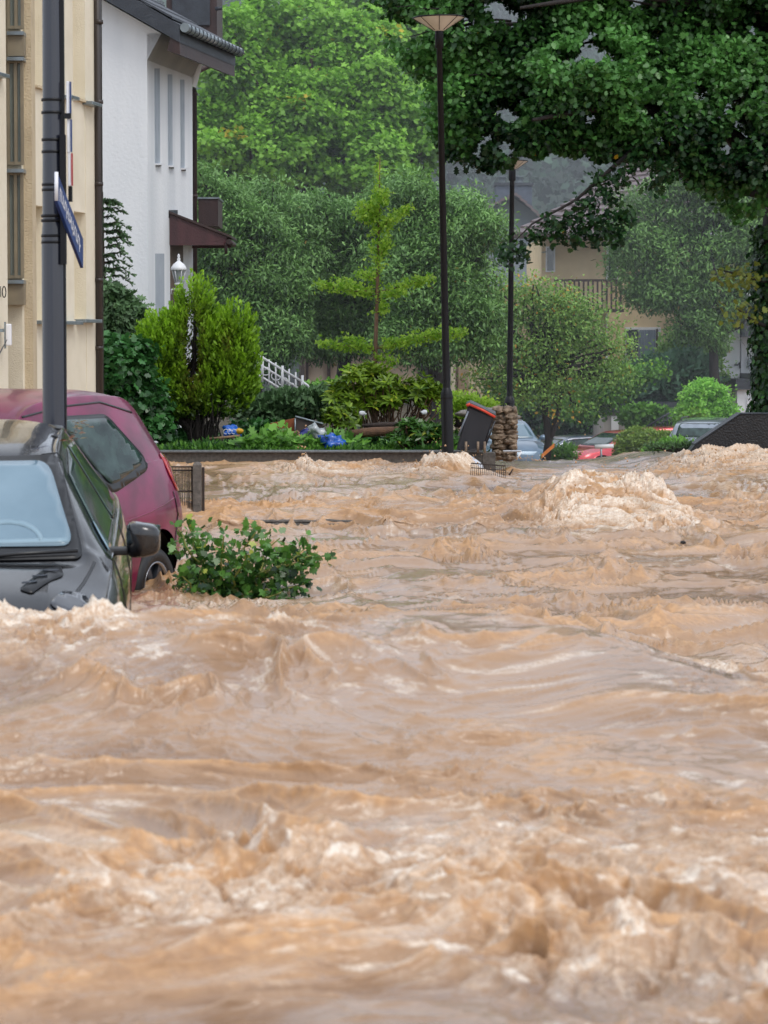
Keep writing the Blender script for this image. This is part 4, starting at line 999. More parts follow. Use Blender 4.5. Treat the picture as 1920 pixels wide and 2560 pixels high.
b = thing("garden_outbuilding", "low beige outbuilding with a brown post showing under the trees behind the ginkgo sapling", 'outbuilding', P(900, 1000, 64))
mb = MB(); fbox(mb, 762, 1096, 868, 1100, 64, 5); fbox(mb, 1146, 1172, 720, 1100, 66, 3); mb.build('wall', mat("beige_render", rgb(196, 176, 156), rgb(172, 152, 134), 1.5, rough=.9), b)
mb = MB(); fbox(mb, 818, 826, 868, 1020, 63.9, .1); mb.build('post', M_brown, b); mb = MB(); fbox(mb, 764, 771, 868, 1020, 63.9, .1); mb.build('post', M_brown, b)
mb = MB(); fbox(mb, 740, 1110, 856, 870, 63.5, 6); mb.build('roof', M_slate, b)
mb = MB(); fbox(mb, 1045, 1075, 890, 980, 63.95, .08); mb.build('door', M_dark, b)

b = thing("white_townhouse", "white house with a grey balcony just left of the ivy-clad trunk", 'house', P(1860, 1100, 82))
y = 82; mb = MB(); fbox(mb, 1792, 1852, 560, 985, y, 7); fbox(mb, 1852, 2100, 560, 985, y + .5, 7); mb.build('wall', M_white, b)
mb = MB(); fbox(mb, 1872, 1888, 895, 921, y + .38, .12); bx = mb.build('wall_box', M_zinc, b); mb = MB(); fbox(mb, 1876, 1884, 900, 914, y + .34, .05); mb.build('box_panel', M_whitepaint, bx)
mb = MB(); fbox(mb, 1864, 1990, 765, 842, y - .9, 1.3); bk_ = mb.build('balcony', mat("grey_cladding", rgb(92, 94, 104), rgb(72, 74, 84), 3, rough=.7, streak=True), b)
mb = MB(); fbox(mb, 1840, 1990, 948, 974, y - 2.6, 3.4); mb.build('canopy', M_slate, b); mb = MB(); fbox(mb, 1886, 1990, 936, 950, y - 2.9, 3.4); mb.build('canopy', M_slate, b)
mb = MB(); fbox(mb, 1842, 1990, 974, 1100, y - 2.4, 3); mb.build('garage_wall', M_white, b); mb = MB(); fbox(mb, 1866, 1894, 994, 1090, y - 2.45, .1); mb.build('door', M_whitepaint, b)
mb = MB(); q = P(1845, 912, y - .05); mb.tube([q + Vector((-.1, 0, 0)), q, q + Vector((.05, 0, .08)), q + Vector((.06, 0, -.1))], .025, 6); mb.build('outdoor_tap', M_slate, b)
mb = MB(); fbox(mb, 1822, 1826, 866, 882, y - .05, .08); mb.build('wall_plaque', M_peach, b)

b = thing("garage", "low pale garage with a dark flat roof edge behind the rounded hedge", 'garage', P(1560, 1100, 79))
y = 79; mb = MB(); fbox(mb, 1508, 1700, 1018, 1160, y, 5); mb.build('wall', mat("pale_concrete", rgb(168, 164, 158), rgb(140, 136, 132), 1.5, rough=.9, streak=True), b)
mb = MB(); fbox(mb, 1505, 1705, 1005, 1030, y - .15, 5.3); mb.build('roof', M_slate, b)
mb = MB(); fbox(mb, 1528, 1547, 1040, 1110, y - .04, .1); mb.build('door', M_whitepaint, b)
b = thing("stair_rail", "thin dark iron stair rail in front of the vine on the garage", 'railing', P(1640, 1090, 77.5))
mb = MB()
mb.tube([P(1608, 1072, 77.5), P(1690, 1022, 77.5)], .03, 6); mb.tube([P(1625, 1076, 77.5), P(1690, 1034, 77.5)], .02, 6); mb.build('handrail', M_slate, b)
for k in range(8): mb = MB(); mb.tube([P(1618 + k * 10, 1066 - k * 6, 77.5), P(1618 + k * 10, 1100 - k * 5, 77.5)], .016, 5); mb.build('baluster', M_slate, b)

# ================================================================ vegetation
M_bark = mat("bark", rgb(74, 60, 50), rgb(46, 38, 34), 12, rough=.85, bump=.9, streak=True)
M_bark_dark = mat("dark_wet_bark", rgb(44, 37, 34), rgb(26, 22, 22), 12, rough=.7, bump=.9, streak=True)
L_thuja = leafmat("thuja_leaf", rgb(34, 70, 18), rgb(146, 194, 44), rgb(96, 70, 36), transl=.3, rough=.5)
L_dark = leafmat("ivy_leaf", rgb(14, 40, 22), rgb(70, 124, 64), rgb(160, 180, 60), transl=.15, rough=.3)
L_spruce = leafmat("spruce_needle", rgb(24, 48, 34), rgb(96, 130, 84), rgb(120, 110, 70), transl=.1, rough=.55)
L_mid = leafmat("grey_green_leaf", rgb(26, 64, 28), rgb(132, 178, 96), rgb(150, 120, 60), transl=.2, rough=.55)
L_bright = leafmat("spring_green_leaf", rgb(52, 100, 28), rgb(150, 206, 72), rgb(214, 184, 60), transl=.35, rough=.6)
L_rowan = leafmat("rowan_leaf", rgb(48, 92, 42), rgb(150, 190, 92), rgb(210, 150, 60), transl=.3, rough=.6)
L_ginkgo = leafmat("ginkgo_leaf", rgb(104, 156, 40), rgb(200, 234, 92), rgb(200, 220, 90), transl=.45, rough=.5)
L_rhodo = leafmat("rhododendron_leaf", rgb(44, 84, 22), rgb(150, 182, 52), rgb(190, 200, 70), transl=.25, rough=.35)
L_oak = leafmat("oak_leaf", rgb(16, 48, 22), rgb(96, 152, 74), rgb(170, 130, 30), transl=.25, rough=.38, spec=.45)
L_bush = leafmat("bush_leaf", rgb(32, 78, 28), rgb(120, 176, 66), rgb(170, 200, 60), transl=.3, rough=.5)
L_blue = leafmat("juniper_needle", rgb(34, 66, 50), rgb(92, 136, 100), rgb(92, 136, 100), transl=.1, rough=.6)
L_branch = leafmat("floating_leaf", rgb(24, 56, 26), rgb(98, 150, 62), rgb(180, 190, 80), transl=.25, rough=.3)

def tree(name, label, cat, base, group=None): return thing(name, label, cat, base, group=group)

# --- big bright tree behind
y = 76
b = tree("bright_tree", "tall bright green tree with yellow tips standing behind the darker trees", 'tree', P(760, 1100, y))
lo = px_lobes([(640, 240, 130, 110), (790, 170, 170, 130, 1), (930, 260, 140, 120), (700, 380, 150, 100, -1), (860, 400, 150, 90, -.5), (560, 330, 80, 110), (1000, 380, 100, 90), (760, 60, 150, 90, 1),
               (600, 120, 80, 70), (520, 400, 60, 90), (900, 120, 110, 90, 1), (560, 210, 60, 60, .5), (1060, 300, 80, 90, 1), (760, 300, 200, 120), (640, 470, 90, 60, -.5), (980, 480, 110, 50)], y, .8, 3)
mb = MB(); base = P(770, 1120, y); top_ = P(780, 120, y)
mb.tube(wobble(base, top_, 8, .02, 3), [.32, .3, .27, .24, .2, .16, .12, .08, .04], 10)
limbs(mb, P(775, 700, y), [Vector(l[:3]) for l in lo], .12, .02, seed=2); mb.build('trunk', M_bark, b)
crown('crown', lo, 2300, 34, .17, .125, 'clump', L_bright, b, droop=.35, acc=0, accs=.007, shell=(.45, 1.05), upn=.9)

# --- second row bright foliage high behind (upper left gap, right)
y = 84
b = tree("pale_tree", "pale green tree at the very top of the picture behind the tall bright tree", 'tree', P(1000, 1100, y))
lo = px_lobes([(960, 60, 90, 70), (1060, 130, 90, 90), (1120, 260, 90, 90), (870, 0, 90, 60)], y, .8)
mb = MB(); mb.tube(wobble(P(1010, 1120, y), P(1010, 60, y), 8, .02, 5), [.3, .27, .24, .2, .18, .15, .1, .07, .04], 8); limbs(mb, P(1010, 500, y), [Vector(l[:3]) for l in lo], .1, .02, seed=5); mb.build('trunk', M_bark, b)
crown('crown', lo, 420, 30, .2, .18, 'clump', L_bright, b, droop=.3, shell=(.4, 1.05))

# --- grey-green trees of the middle row
def mid_tree(name, label, y, spec, trunk, n, kind='lance', size=.15, m=None, acc=.003, per=26, spread=.17, accs=0.0):
    b = tree(name, label, 'tree', P(trunk[0], 1110, y), group=None)
    lo = px_lobes(spec, y, .85, 4); mb = MB()
    mb.tube(wobble(P(trunk[0], 1120, y), P(trunk[1], trunk[2], y), 8, .03, y), [q_ * (.35 if name == 'rowan_tree' else 1) for q_ in (.2, .18, .16, .14, .12, .1, .07, .05, .03)], 8)
    limbs(mb, P((trunk[0] + trunk[1]) / 2, (1110 + trunk[2]) / 2, y), [Vector(l[:3]) for l in lo], .07, .015, seed=y); mb.build('trunk', M_bark_dark, b)
    crown('crown', lo, int(n * 1.7), per, spread, size * .7, kind, m or L_mid, b, droop=.45, acc=acc, accs=accs, shell=(.5, 1.05), upn=.8)
mid_tree("grey_green_tree", "dark grey-green tree right beside the white house downpipe and canopy", 58,
    [(560, 560, 90, 110), (640, 640, 110, 120), (560, 740, 90, 120), (660, 800, 110, 90), (740, 600, 80, 100, 1), (520, 480, 60, 60), (620, 500, 80, 60, 1), (700, 740, 90, 110), (600, 860, 110, 70)], (640, 620, 560), 1250)
mid_tree("grey_green_tree", "round grey-green tree directly behind the ginkgo sapling", 60,
    [(820, 570, 100, 90), (900, 640, 110, 110), (820, 720, 100, 100), (920, 780, 100, 80), (780, 810, 80, 70), (860, 840, 90, 60), (760, 520, 60, 40, 1)], (850, 870, 560), 1150, m=L_mid)
mid_tree("grey_green_tree", "broad grey-green tree behind the near lamp post, left of the orange-tinged rowan", 57,
    [(1060, 560, 100, 100), (1150, 600, 90, 100), (1040, 680, 110, 100), (1160, 720, 90, 90), (1080, 790, 110, 80), (1190, 560, 60, 60, 1), (1000, 520, 70, 60, 1), (1180, 820, 70, 80), (1030, 850, 70, 50)], (1090, 1090, 560), 1300)
mid_tree("rowan_tree", "loose light green rowan with orange berry clusters and a slim dark forked trunk", 66,
    [(1250, 740, 70, 80), (1330, 760, 60, 60), (1410, 800, 90, 80), (1490, 830, 80, 70), (1330, 820, 110, 90), (1240, 860, 80, 90), (1420, 900, 110, 80), (1310, 940, 110, 70), (1500, 900, 70, 60), (1400, 990, 90, 50), (1230, 960, 60, 60), (1530, 900, 40, 40)],
    (1372, 1350, 760), 560, kind='oval', size=.11, m=L_rowan, per=22, spread=.24, accs=.035)
mb = MB(); y = 66; lb_ = bpy.data.objects["rowan_tree"]
mb.tube([P(1365, 1150, y), P(1372, 1100, y), P(1368, 1060, y), P(1352, 960, y)], [.10, .09, .08, .05], 8); mb.tube([P(1372, 1100, y), P(1388, 1060, y), P(1410, 960, y)], [.08, .07, .04], 8)
mb.build('stem', M_bark_dark, lb_)
mid_tree("walnut_tree", "full green long-leaved tree at the right in front of the cream house", 79,
    [(1620, 560, 80, 80), (1720, 520, 100, 90), (1600, 680, 90, 90), (1700, 660, 110, 100), (1810, 600, 90, 110), (1880, 700, 90, 100), (1640, 735, 80, 50), (1780, 740, 90, 60), (1850, 520, 80, 80), (1760, 460, 80, 50), (1735, 805, 66, 46), (1790, 800, 50, 50)],
    (1800, 1760, 600), 1700, size=.19, m=L_mid, acc=.001)

# --- shrubs right
def shrub(name, label, y, spec, n, per, spread, size, kind, m, base, depth=.9, droop=.1, acc=0, upn=.6, shell=(.5, 1.02), cat='bush'):
    b = tree(name, label, cat, P(base[0], base[1], y)); lo = px_lobes(spec, y, depth); mb = MB()
    for i in range(5):
        l = lo[i % len(lo)]; mb.tube(wobble(P(base[0] + (i - 2) * 6, base[1] + 6, y), Vector(l[:3]), 5, .1, i), [.03, .027, .024, .02, .015, .01], 6)
    mb.build('stem', M_bark_dark, b)
    crown('foliage', lo, n, per, spread, size, kind, m, b, droop=droop, acc=acc, shell=shell, upn=upn); return b
shrub("round_bush", "bright green rounded bush behind the grey car at the right", 75, [(1765, 1030, 74, 74), (1800, 1050, 50, 50), (1730, 1060, 44, 50), (1760, 985, 40, 34)], 420, 30, .08, .09, 'oval', leafmat('light_bush_leaf', rgb(60, 124, 36), rgb(156, 218, 92), transl=.4), (1765, 1110))
shrub("rounded_hedge", "olive green clipped hedge mound between the red car and the black wall", 70, [(1605, 1115, 62, 46), (1660, 1120, 40, 40), (1568, 1130, 30, 38)], 480, 34, .05, .06, 'oval', leafmat('hedge_leaf', rgb(60, 96, 34), rgb(142, 172, 72), transl=.3), (1610, 1160), shell=(.85, 1.0))
shrub("juniper_bush", "blue-green feathery juniper above the garage roof", 80, [(1640, 960, 80, 54), (1590, 985, 50, 36), (1710, 940, 60, 50)], 300, 30, .16, .24, 'frond', L_blue, (1650, 1020), droop=-.5)
shrub("garden_bush", "yellowish green bush left of the blue-green juniper", 77, [(1550, 950, 45, 40), (1500, 970, 60, 50), (1620, 925, 36, 22), (1460, 1010, 50, 40)], 260, 26, .14, .11, 'oval', L_bush, (1530, 1010), acc=.02)
shrub("garden_bush", "loose mid-green bush between the curtained window and the white house", 81, [(1720, 880, 60, 60), (1760, 930, 50, 50), (1680, 900, 40, 40), (1770, 850, 40, 60)], 330, 26, .16, .12, 'oval', L_rowan, (1730, 1010))
shrub("climbing_vine", "green vine hanging over the pale garage wall", 78.2, [(1600, 1040, 50, 26), (1650, 1050, 50, 30), (1600, 1075, 30, 24)], 200, 24, .1, .1, 'maple', L_bush, (1620, 1110), depth=.15, cat='vine')
shrub("verge_plants", "light green weeds standing in the flood by the red car", 67.5, [(1408, 1138, 26, 20), (1390, 1150, 20, 14)], 80, 20, .1, .12, 'lance', L_bush, (1430, 1160), droop=-.3, cat='plants')
shrub("verge_plants", "dark low weeds at the foot of the sloping black wall", 37.6, [(1680, 1117, 22, 6), (1735, 1112, 26, 7), (1640, 1120, 20, 5)], 60, 16, .035, .045, 'lance', L_spruce, (1700, 1122), droop=-.5, cat='plants')
shrub("verge_plants", "pale feathery weeds in front of the clipped hedge at the right", 60, [(1690, 1125, 30, 22), (1650, 1140, 30, 16)], 90, 18, .08, .12, 'frond', L_bush, (1680, 1150), droop=-.8, cat='plants')
shrub("dark_hedge", "dark hedge behind the silver and blue cars", 84, [(1300, 1000, 80, 60), (1420, 1030, 80, 60), (1480, 1060, 60, 60), (1240, 1060, 60, 60)], 420, 24, .2, .2, 'oval', L_dark, (1380, 1130), cat='hedge')

# --- left garden
shrub("dark_shrub", "dark glossy ivy-leaved shrub between the beige building and the conifer", 34.8 + 1.6, [(300, 930, 70, 60), (330, 1000, 70, 80), (290, 1060, 60, 60), (360, 1070, 50, 50), (270, 880, 40, 40), (340, 880, 30, 30)], 430, 30, .07, .085, 'maple', L_dark, (320, 1130), acc=.01, droop=.5)
b = tree("spruce", "small grey-green spruce with drooping twigs against the white house wall", 'tree', P(270, 1110, 38.4))
y = 38.4; mb = MB(); mb.tube([P(258, 1120, y), P(256, 480, y)], [.07, .012], 8)
C = []; Ax = []; tn = []
for v in range(505, 900, 19):
    for k in range(8):
        a = rnd.uniform(0, 2 * math.pi); L_ = (48 + (v - 480) * .16) * rnd.uniform(.45, 1.1) / (F / y)
        p0 = P(257, v, y); d = Vector((math.cos(a), math.sin(a), .18)); tip = p0 + d * L_ + Vector((0, 0, -.35 * L_))
        mid = p0 + d * L_ * .6; mb.tube([p0, mid, tip], [.01, .007, .003], 4, cap=False)
        for t in np.linspace(.15, 1, 14):
            q = p0.lerp(mid, t / .6) if t < .6 else mid.lerp(tip, (t - .6) / .4)
            for s_ in range(3):
                C.append(q); dd = d + Vector((rnd.gauss(0, .6), rnd.gauss(0, .6), rnd.gauss(-.5, .4))); Ax.append(dd); tn.append(.25 + .5 * t + rnd.gauss(0, .12))
mb.build('trunk', M_bark, b); C = np.array(C); Ax = np.array(Ax)
leaf_mesh('crown', C, Ax, rdir(len(C)) + np.array([0, 0, .8]), rng.uniform(.035, .075, len(C)), 'frond', np.array(tn), None, L_spruce, b)
shrub("drooping_conifer", "drooping grey-green conifer shrub between the ivy shrub and the white wall", 37.8, [(300, 790, 44, 50), (280, 850, 50, 40), (270, 740, 30, 40), (330, 830, 24, 30)], 260, 26, .06, .12, 'frond', L_spruce, (300, 1120), droop=1.1, upn=.2)

# --- the yellow-green thuja
b = tree("golden_conifer", "bushy yellow-green conifer with a pointed top in front of the white house", 'conifer', P(500, 1110, 37))
y = 37.0
spec = [(490, 780, 30, 56), (478, 850, 56, 64), (435, 905, 62, 70), (405, 870, 42, 52), (380, 930, 42, 60), (588, 842, 36, 44), (582, 915, 48, 66), (552, 980, 72, 62), (470, 990, 76, 60), (410, 1000, 50, 50), (602, 975, 28, 42), (540, 890, 50, 60), (432, 850, 24, 36)]
lo = px_lobes(spec, y, .75)
mb = MB(); tb = P(500, 1125, y)
for i, l in enumerate(lo[:10]): mb.tube(wobble(tb + Vector(((i - 5) * .02, 0, 0)), Vector(l[:3]), 6, .08, i), [.07, .05, .04, .035, .03, .02, .01], 7)
for k in range(60):
    a = P(500 + rnd.gauss(0, 22), 1118, y + rnd.uniform(-.2, .2)); c = a + Vector((rnd.gauss(0, .1), rnd.gauss(0, .1), rnd.uniform(.25, .7))); mb.tube([a, a.lerp(c, .5) + Vector((rnd.gauss(0, .02), 0, 0)), c], [.012, .009, .004], 4, cap=False)
mb.build('trunk', M_bark_dark, b)
def tcut(C):
    # the open, brownish heart of the bush
    h0 = P(482, 870, y); h1 = P(500, 1080, y)
    r = np.hypot((C[:, 0] - h0.x) / .10, (C[:, 2] - h0.z) / .42)
    return (r > 1) | (C[:, 1] > y + .1)
lo_a = np.array(lo); n = 3000
w_ = (lo_a[:, 3] * lo_a[:, 5]); w_ /= w_.sum(); li = rng.choice(len(lo_a), n, p=w_)
d = rdir(n); d[:, 1] -= .25; d = norm(d); cc = lo_a[li, :3] + d * lo_a[li, 3:6] * rng.uniform(.72, 1.06, (n, 1))
# each spray: a curled upward comb of small fronds
per = 13; t = np.tile(np.linspace(0, 1, per), n); D = np.repeat(d, per, 0); CC = np.repeat(cc, per, 0)
side = np.repeat(norm(np.cross(d, rdir(n))), per, 0)
upv = np.array([0, 0, 1.0]); L_ = .17
C = CC + D * (t * L_ * .7)[:, None] + upv * (t ** 1.5 * L_ * .75)[:, None] + side * (np.sin(t * 2.2) * .05)[:, None] + rng.normal(0, .008, CC.shape)
Ax = D * .7 + upv * (.5 + t[:, None]) + side * rng.choice([-1, 1], (len(C), 1)) * .8 + rng.normal(0, .25, CC.shape)
rr = np.repeat(np.linalg.norm((cc - lo_a[li, :3]) / lo_a[li, 3:6], axis=1), per)
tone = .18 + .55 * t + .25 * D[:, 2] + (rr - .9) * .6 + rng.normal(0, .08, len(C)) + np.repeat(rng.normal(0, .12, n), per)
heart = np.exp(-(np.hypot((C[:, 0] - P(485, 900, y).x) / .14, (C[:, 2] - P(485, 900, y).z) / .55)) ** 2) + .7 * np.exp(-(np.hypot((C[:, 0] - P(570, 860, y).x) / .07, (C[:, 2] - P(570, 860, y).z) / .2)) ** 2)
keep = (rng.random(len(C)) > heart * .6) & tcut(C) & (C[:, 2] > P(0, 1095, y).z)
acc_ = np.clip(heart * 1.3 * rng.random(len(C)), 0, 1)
C, Ax, tone, acc_ = C[keep], Ax[keep], tone[keep], acc_[keep]
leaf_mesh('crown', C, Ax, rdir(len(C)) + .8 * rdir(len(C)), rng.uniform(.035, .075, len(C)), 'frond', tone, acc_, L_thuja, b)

shrub("low_juniper", "low dark green spreading juniper below the white railing", 38.6, [(720, 1015, 60, 26), (790, 1010, 60, 26), (660, 1035, 60, 36), (830, 1000, 40, 22), (700, 1050, 60, 30)], 420, 26, .06, .10, 'frond', L_spruce, (730, 1090), droop=-.3)
shrub("garden_bush", "small fresh green bush beside the curled foot of the white railing", 43.5, [(790, 985, 26, 20), (830, 975, 30, 16), (810, 1000, 40, 16)], 110, 22, .07, .08, 'oval', L_bush, (800, 1030))

# ginkgo sapling
b = tree("ginkgo_sapling", "slender light green sapling with tiered side branches in the middle garden", 'tree', P(940, 1050, 40))
y = 40.0; mb = MB(); mb.tube([P(936, 1080, y), P(938, 900, y), P(944, 700, y), P(948, 500, y), P(950, 392, y)], [.035, .03, .024, .014, .005], 8)
br = [((948, 560), (892, 532)), ((948, 560), (1026, 520)), ((948, 545), (905, 515)), ((948, 575), (990, 540)), ((944, 735), (795, 712)), ((944, 730), (1078, 696)), ((944, 745), (850, 700)), ((944, 745), (1010, 730)), ((943, 700), (900, 680)),
      ((940, 870), (802, 860)), ((940, 868), (1110, 832)), ((940, 880), (870, 846)), ((940, 872), (1030, 850)), ((938, 890), (985, 905)), ((1060, 842), (1162, 832)), ((944, 650), (970, 600)), ((948, 480), (965, 500)), ((948, 500), (930, 515)), ((936, 930), (860, 925)), ((942, 790), (960, 760))]
Cs = []; 
for i, (a_, c_) in enumerate(br):
    dy = rnd.uniform(-.3, .3); p0 = P(*a_, y); p1 = P(*c_, y) + Vector((0, dy, 0)); pts = wobble(p0, p1, 5, .06, i); mb.tube(pts, [.012, .01, .008, .006, .005, .003], 5, cap=False)
    ln = (p1 - p0).length
    for k in range(int(ln * 380) + 20):
        t = rnd.random() ** .8; q = p0.lerp(p1, .12 + .9 * t); Cs.append(q + Vector((rnd.gauss(0, .045), rnd.gauss(0, .07), rnd.gauss(0, .038))))
for k in range(620):
    v = rnd.triangular(385, 760, 560); q = P(945 + rnd.gauss(0, 5 + 12 * math.exp(-((v - 590) / 90) ** 2)), v, y); Cs.append(q + Vector((0, rnd.gauss(0, .06), 0)))
mb.build('trunk', mat("sapling_bark", rgb(134, 104, 82), rgb(104, 80, 64), 12, rough=.8), b)
C = np.array(Cs); n = len(C)
leaf_mesh('crown', C, rdir(n) + np.array([0, 0, .2]), rdir(n) + np.array([0, -.5, .6]), rng.uniform(.035, .07, n), 'fan', .45 + rng.normal(0, .22, n), None, L_ginkgo, b)

# rhododendron: whorls of long leaves
def whorls(name, label, y, spec, n, size, m, base, depth=.8, nl=9, cat='bush', lowstem=True):
    b = tree(name, label, cat, P(base[0], base[1], y)); lo = np.array(px_lobes(spec, y, depth))
    w_ = lo[:, 3] * lo[:, 5]; w_ /= w_.sum(); li = rng.choice(len(lo), n, p=w_); d = rdir(n); d[:, 2] = np.abs(d[:, 2]) * 1.0 - .15; d = norm(d)
    cc = lo[li, :3] + d * lo[li, 3:6] * rng.uniform(.55, 1.03, (n, 1)); ax = norm(d + np.array([0, 0, .8]) + rng.normal(0, .25, d.shape))
    mb = MB(); bs = P(base[0], base[1], y)
    for i in range(0, n, 3):
        c = Vector(cc[i]); s_ = bs.lerp(Vector((c.x, bs.y, bs.z)), .6); mb.tube(wobble(s_, c, 4, .08, i), [.014, .011, .009, .007, .005], 5, cap=False)
    mb.build('stem', mat(name + "_stem", rgb(110, 84, 66), rgb(76, 58, 46), 12, rough=.8), b)
    ph = np.tile(np.arange(nl) * 2.4, n); A = np.repeat(ax, nl, 0); e1 = norm(np.cross(A, np.array([.3, .2, .9]))); e2 = np.cross(A, e1)
    el = np.tile(np.linspace(.15, .75, nl), n)[:, None]
    Ax = (e1 * np.cos(ph)[:, None] + e2 * np.sin(ph)[:, None]) + A * el + rng.normal(0, .12, A.shape)
    tone = .5 + .25 * np.repeat((cc[:, 2] - lo[:, 2].min()) / 1.2, nl) - .25 + rng.normal(0, .13, n * nl) + .3 * el[:, 0]
    leaf_mesh('foliage', np.repeat(cc, nl, 0), Ax, A + .15 * rdir(n * nl), size * rng.uniform(.75, 1.2, n * nl), 'lance', tone, (rng.random(n * nl) < .03) * .8, m, b)
    return b
whorls("rhododendron", "tall yellow-green rhododendron with leaf whorls in the middle of the garden", 37.2, [(900, 950, 50, 40), (950, 970, 60, 50), (1040, 985, 60, 46), (860, 1000, 50, 50), (1000, 1010, 70, 46), (930, 930, 24, 20), (1080, 990, 34, 40), (920, 1020, 60, 40)], 270, .125, L_rhodo, (960, 1090))
whorls("rhododendron", "small yellow-green rhododendron left of the log", 36.6, [(850, 1040, 34, 30), (870, 1060, 30, 24), (835, 1060, 20, 20)], 60, .11, L_rhodo, (855, 1105))
whorls("laurel_shrub", "dark glossy laurel shrub spilling over the wall left of the near lamp", 35.6, [(1060, 1090, 50, 30), (1000, 1105, 40, 18), (1100, 1095, 40, 30), (1140, 1100, 26, 18), (1030, 1070, 30, 20)], 150, .11, L_branch, (1060, 1126))
shrub("garden_bush", "airy light green bush behind the tipped bin", 39.5, [(1150, 1000, 40, 20), (1190, 1012, 40, 14), (1130, 1030, 24, 24), (1215, 1003, 20, 8)], 130, 18, .06, .05, 'oval', L_ginkgo, (1150, 1060))
shrub("undergrowth", "low mixed weeds filling the bed between the conifer and the log", 37.4, [(450, 1100, 90, 16), (640, 1085, 60, 20), (690, 1105, 50, 14), (790, 1112, 60, 12), (400, 1080, 40, 24), (960, 1112, 60, 12), (880, 1105, 50, 14)], 420, 20, .06, .075, 'maple', L_dark, (640, 1115), acc=.03, cat='weeds')
b = thing("uprooted_plant", "broad-leaved green plant lying on the litter left of the clear bag", 'plant', P(690, 1110, 35.9))
mb = MB(); mb.tube([P(660, 1112, 35.9), P(690, 1085, 35.8), P(700, 1068, 35.8)], .008, 5); mb.build('stem', M_frame, b)
n = 46; C = np.array([P(rnd.gauss(686, 17), rnd.gauss(1086, 13), 35.8 + rnd.uniform(-.1, .1)) for _ in range(n)])
leaf_mesh('foliage', C, rdir(n), rdir(n) + np.array([0, -1, .4]), rng.uniform(.07, .13, n), 'maple', .7 + rng.normal(0, .15, n), None, L_bush, b)

# grass along the wall top
n = 9000; gx = rng.uniform(-3.1, 1.2, n); gy = 35.25 + rng.gamma(1.3, .55, n)
C = np.stack([gx, gy, np.full(n, .10) + .05 * pn(gx * 1.2, gy * .8, 21)], 1); lean = rng.normal(0, .6, (n, 3)); lean[:, 2] = 1
o = leaf_mesh("grass", C, lean, rdir(n), rng.uniform(.05, .15, n) * (1 + .6 * pn(gx * 3, gy * 2, 77)), 'lance', .45 + rng.normal(0, .2, n) + .3 * pn(gx * 2, gy, 78), None, L_bush); tag(o, "ragged grass along the top of the garden wall", "grass", kind='stuff')
# fern-like leaves over the wall
n = 500; C = np.array([P(rnd.uniform(600, 900), 1108 + rnd.gauss(0, 7), 35.5 + rnd.uniform(0, .3)) for _ in range(n)])
o = leaf_mesh("flattened_weeds", C, np.stack([rng.normal(0, 1, n), rng.normal(-.2, .3, n), rng.normal(.1, .3, n)], 1), np.tile([0., -.6, 1], (n, 1)), rng.uniform(.06, .2, n), 'frond', .6 + rng.normal(0, .2, n), None, L_bush); tag(o, "flattened green weeds draped over the wall edge", "weeds", kind='stuff')

# --- floating leafy branch
b = tree("floating_branch", "leafy green branch drifting in the water against the maroon car's wheel", 'branch', P(600, 1470, 19.3))
y = 19.2; mb = MB(); ends = [((520, 1460), (445, 1320)), ((520, 1460), (480, 1330)), ((540, 1462), (560, 1340)), ((560, 1465), (640, 1330)), ((570, 1465), (700, 1345)), ((580, 1468), (770, 1365)), ((590, 1470), (760, 1460)), ((560, 1468), (680, 1440)), ((520, 1465), (455, 1440)), ((560, 1466), (600, 1400)), ((580, 1468), (715, 1400)), ((650, 1390), (795, 1380)), ((540, 1466), (500, 1400))]
Cs = []; As = []
for i, (a_, c_) in enumerate(ends):
    p0 = P(*a_, y); p1 = P(*c_, y + rnd.uniform(-.4, .4)); pts = wobble(p0 - Vector((0, 0, .12)), p1, 8, .14, i + 20); mb.tube(pts, [.012, .011, .01, .009, .008, .007, .006, .005, .004], 6, cap=False)
    for k in range(120):
        t = rnd.random() ** .7; j = min(int(t * 8), 7); q = pts[j].lerp(pts[j + 1], t * 8 - j); o_ = Vector((rnd.gauss(0, .05), rnd.gauss(0, .07), rnd.gauss(0, .045)))
        Cs.append(q + o_); As.append(o_.normalized() + Vector((.3, 0, .1)))
mb.build('stem', mat("green_stem", rgb(150, 150, 76), rgb(112, 116, 56), 9, rough=.5), b)
C = np.array(Cs); n = len(C)
leaf_mesh('foliage', C, np.array(As) + .5 * rdir(n), rdir(n) + np.array([0, -.6, .8]), rng.uniform(.03, .062, n), 'maple', .52 + rng.normal(0, .24, n) + .5 * (C[:, 2] - .1), (rng.random(n) < .02) * .9, L_branch, b)

# --- the oak
b = tree("oak_tree", "large dark oak with an ivy-clad trunk overhanging from the right", 'tree', P(1935, 1040, 38))
y = 38.0; mb = MB(); tb = P(1946, 1050, y)
tp = [P(1946, 1050, y), P(1944, 850, y), P(1950, 620, y), P(1965, 430, y), P(1950, 250, y), P(1930, 60, y), P(1925, -200, y), P(1930, -420, y)]
mb.tube(tp, [.30, .27, .26, .24, .21, .18, .12, .04], 14)
def limb(pts, r): mb.tube([P(u, v, yy) for u, v, yy in pts], r, 8, cap=False)
limb([(1955, 470, 38), (1820, 330, 37.2), (1660, 280, 36.6), (1500, 270, 36.2), (1330, 300, 35.9)], [.15, .11, .08, .05, .02])
limb([(1945, 260, 38), (1800, 150, 38.5), (1640, 120, 38.8), (1450, 60, 39), (1200, 60, 39)], [.14, .10, .07, .05, .02])
limb([(1935, 60, 38), (1760, 10, 37), (1560, -20, 36), (1300, 20, 36)], [.12, .08, .05, .02])
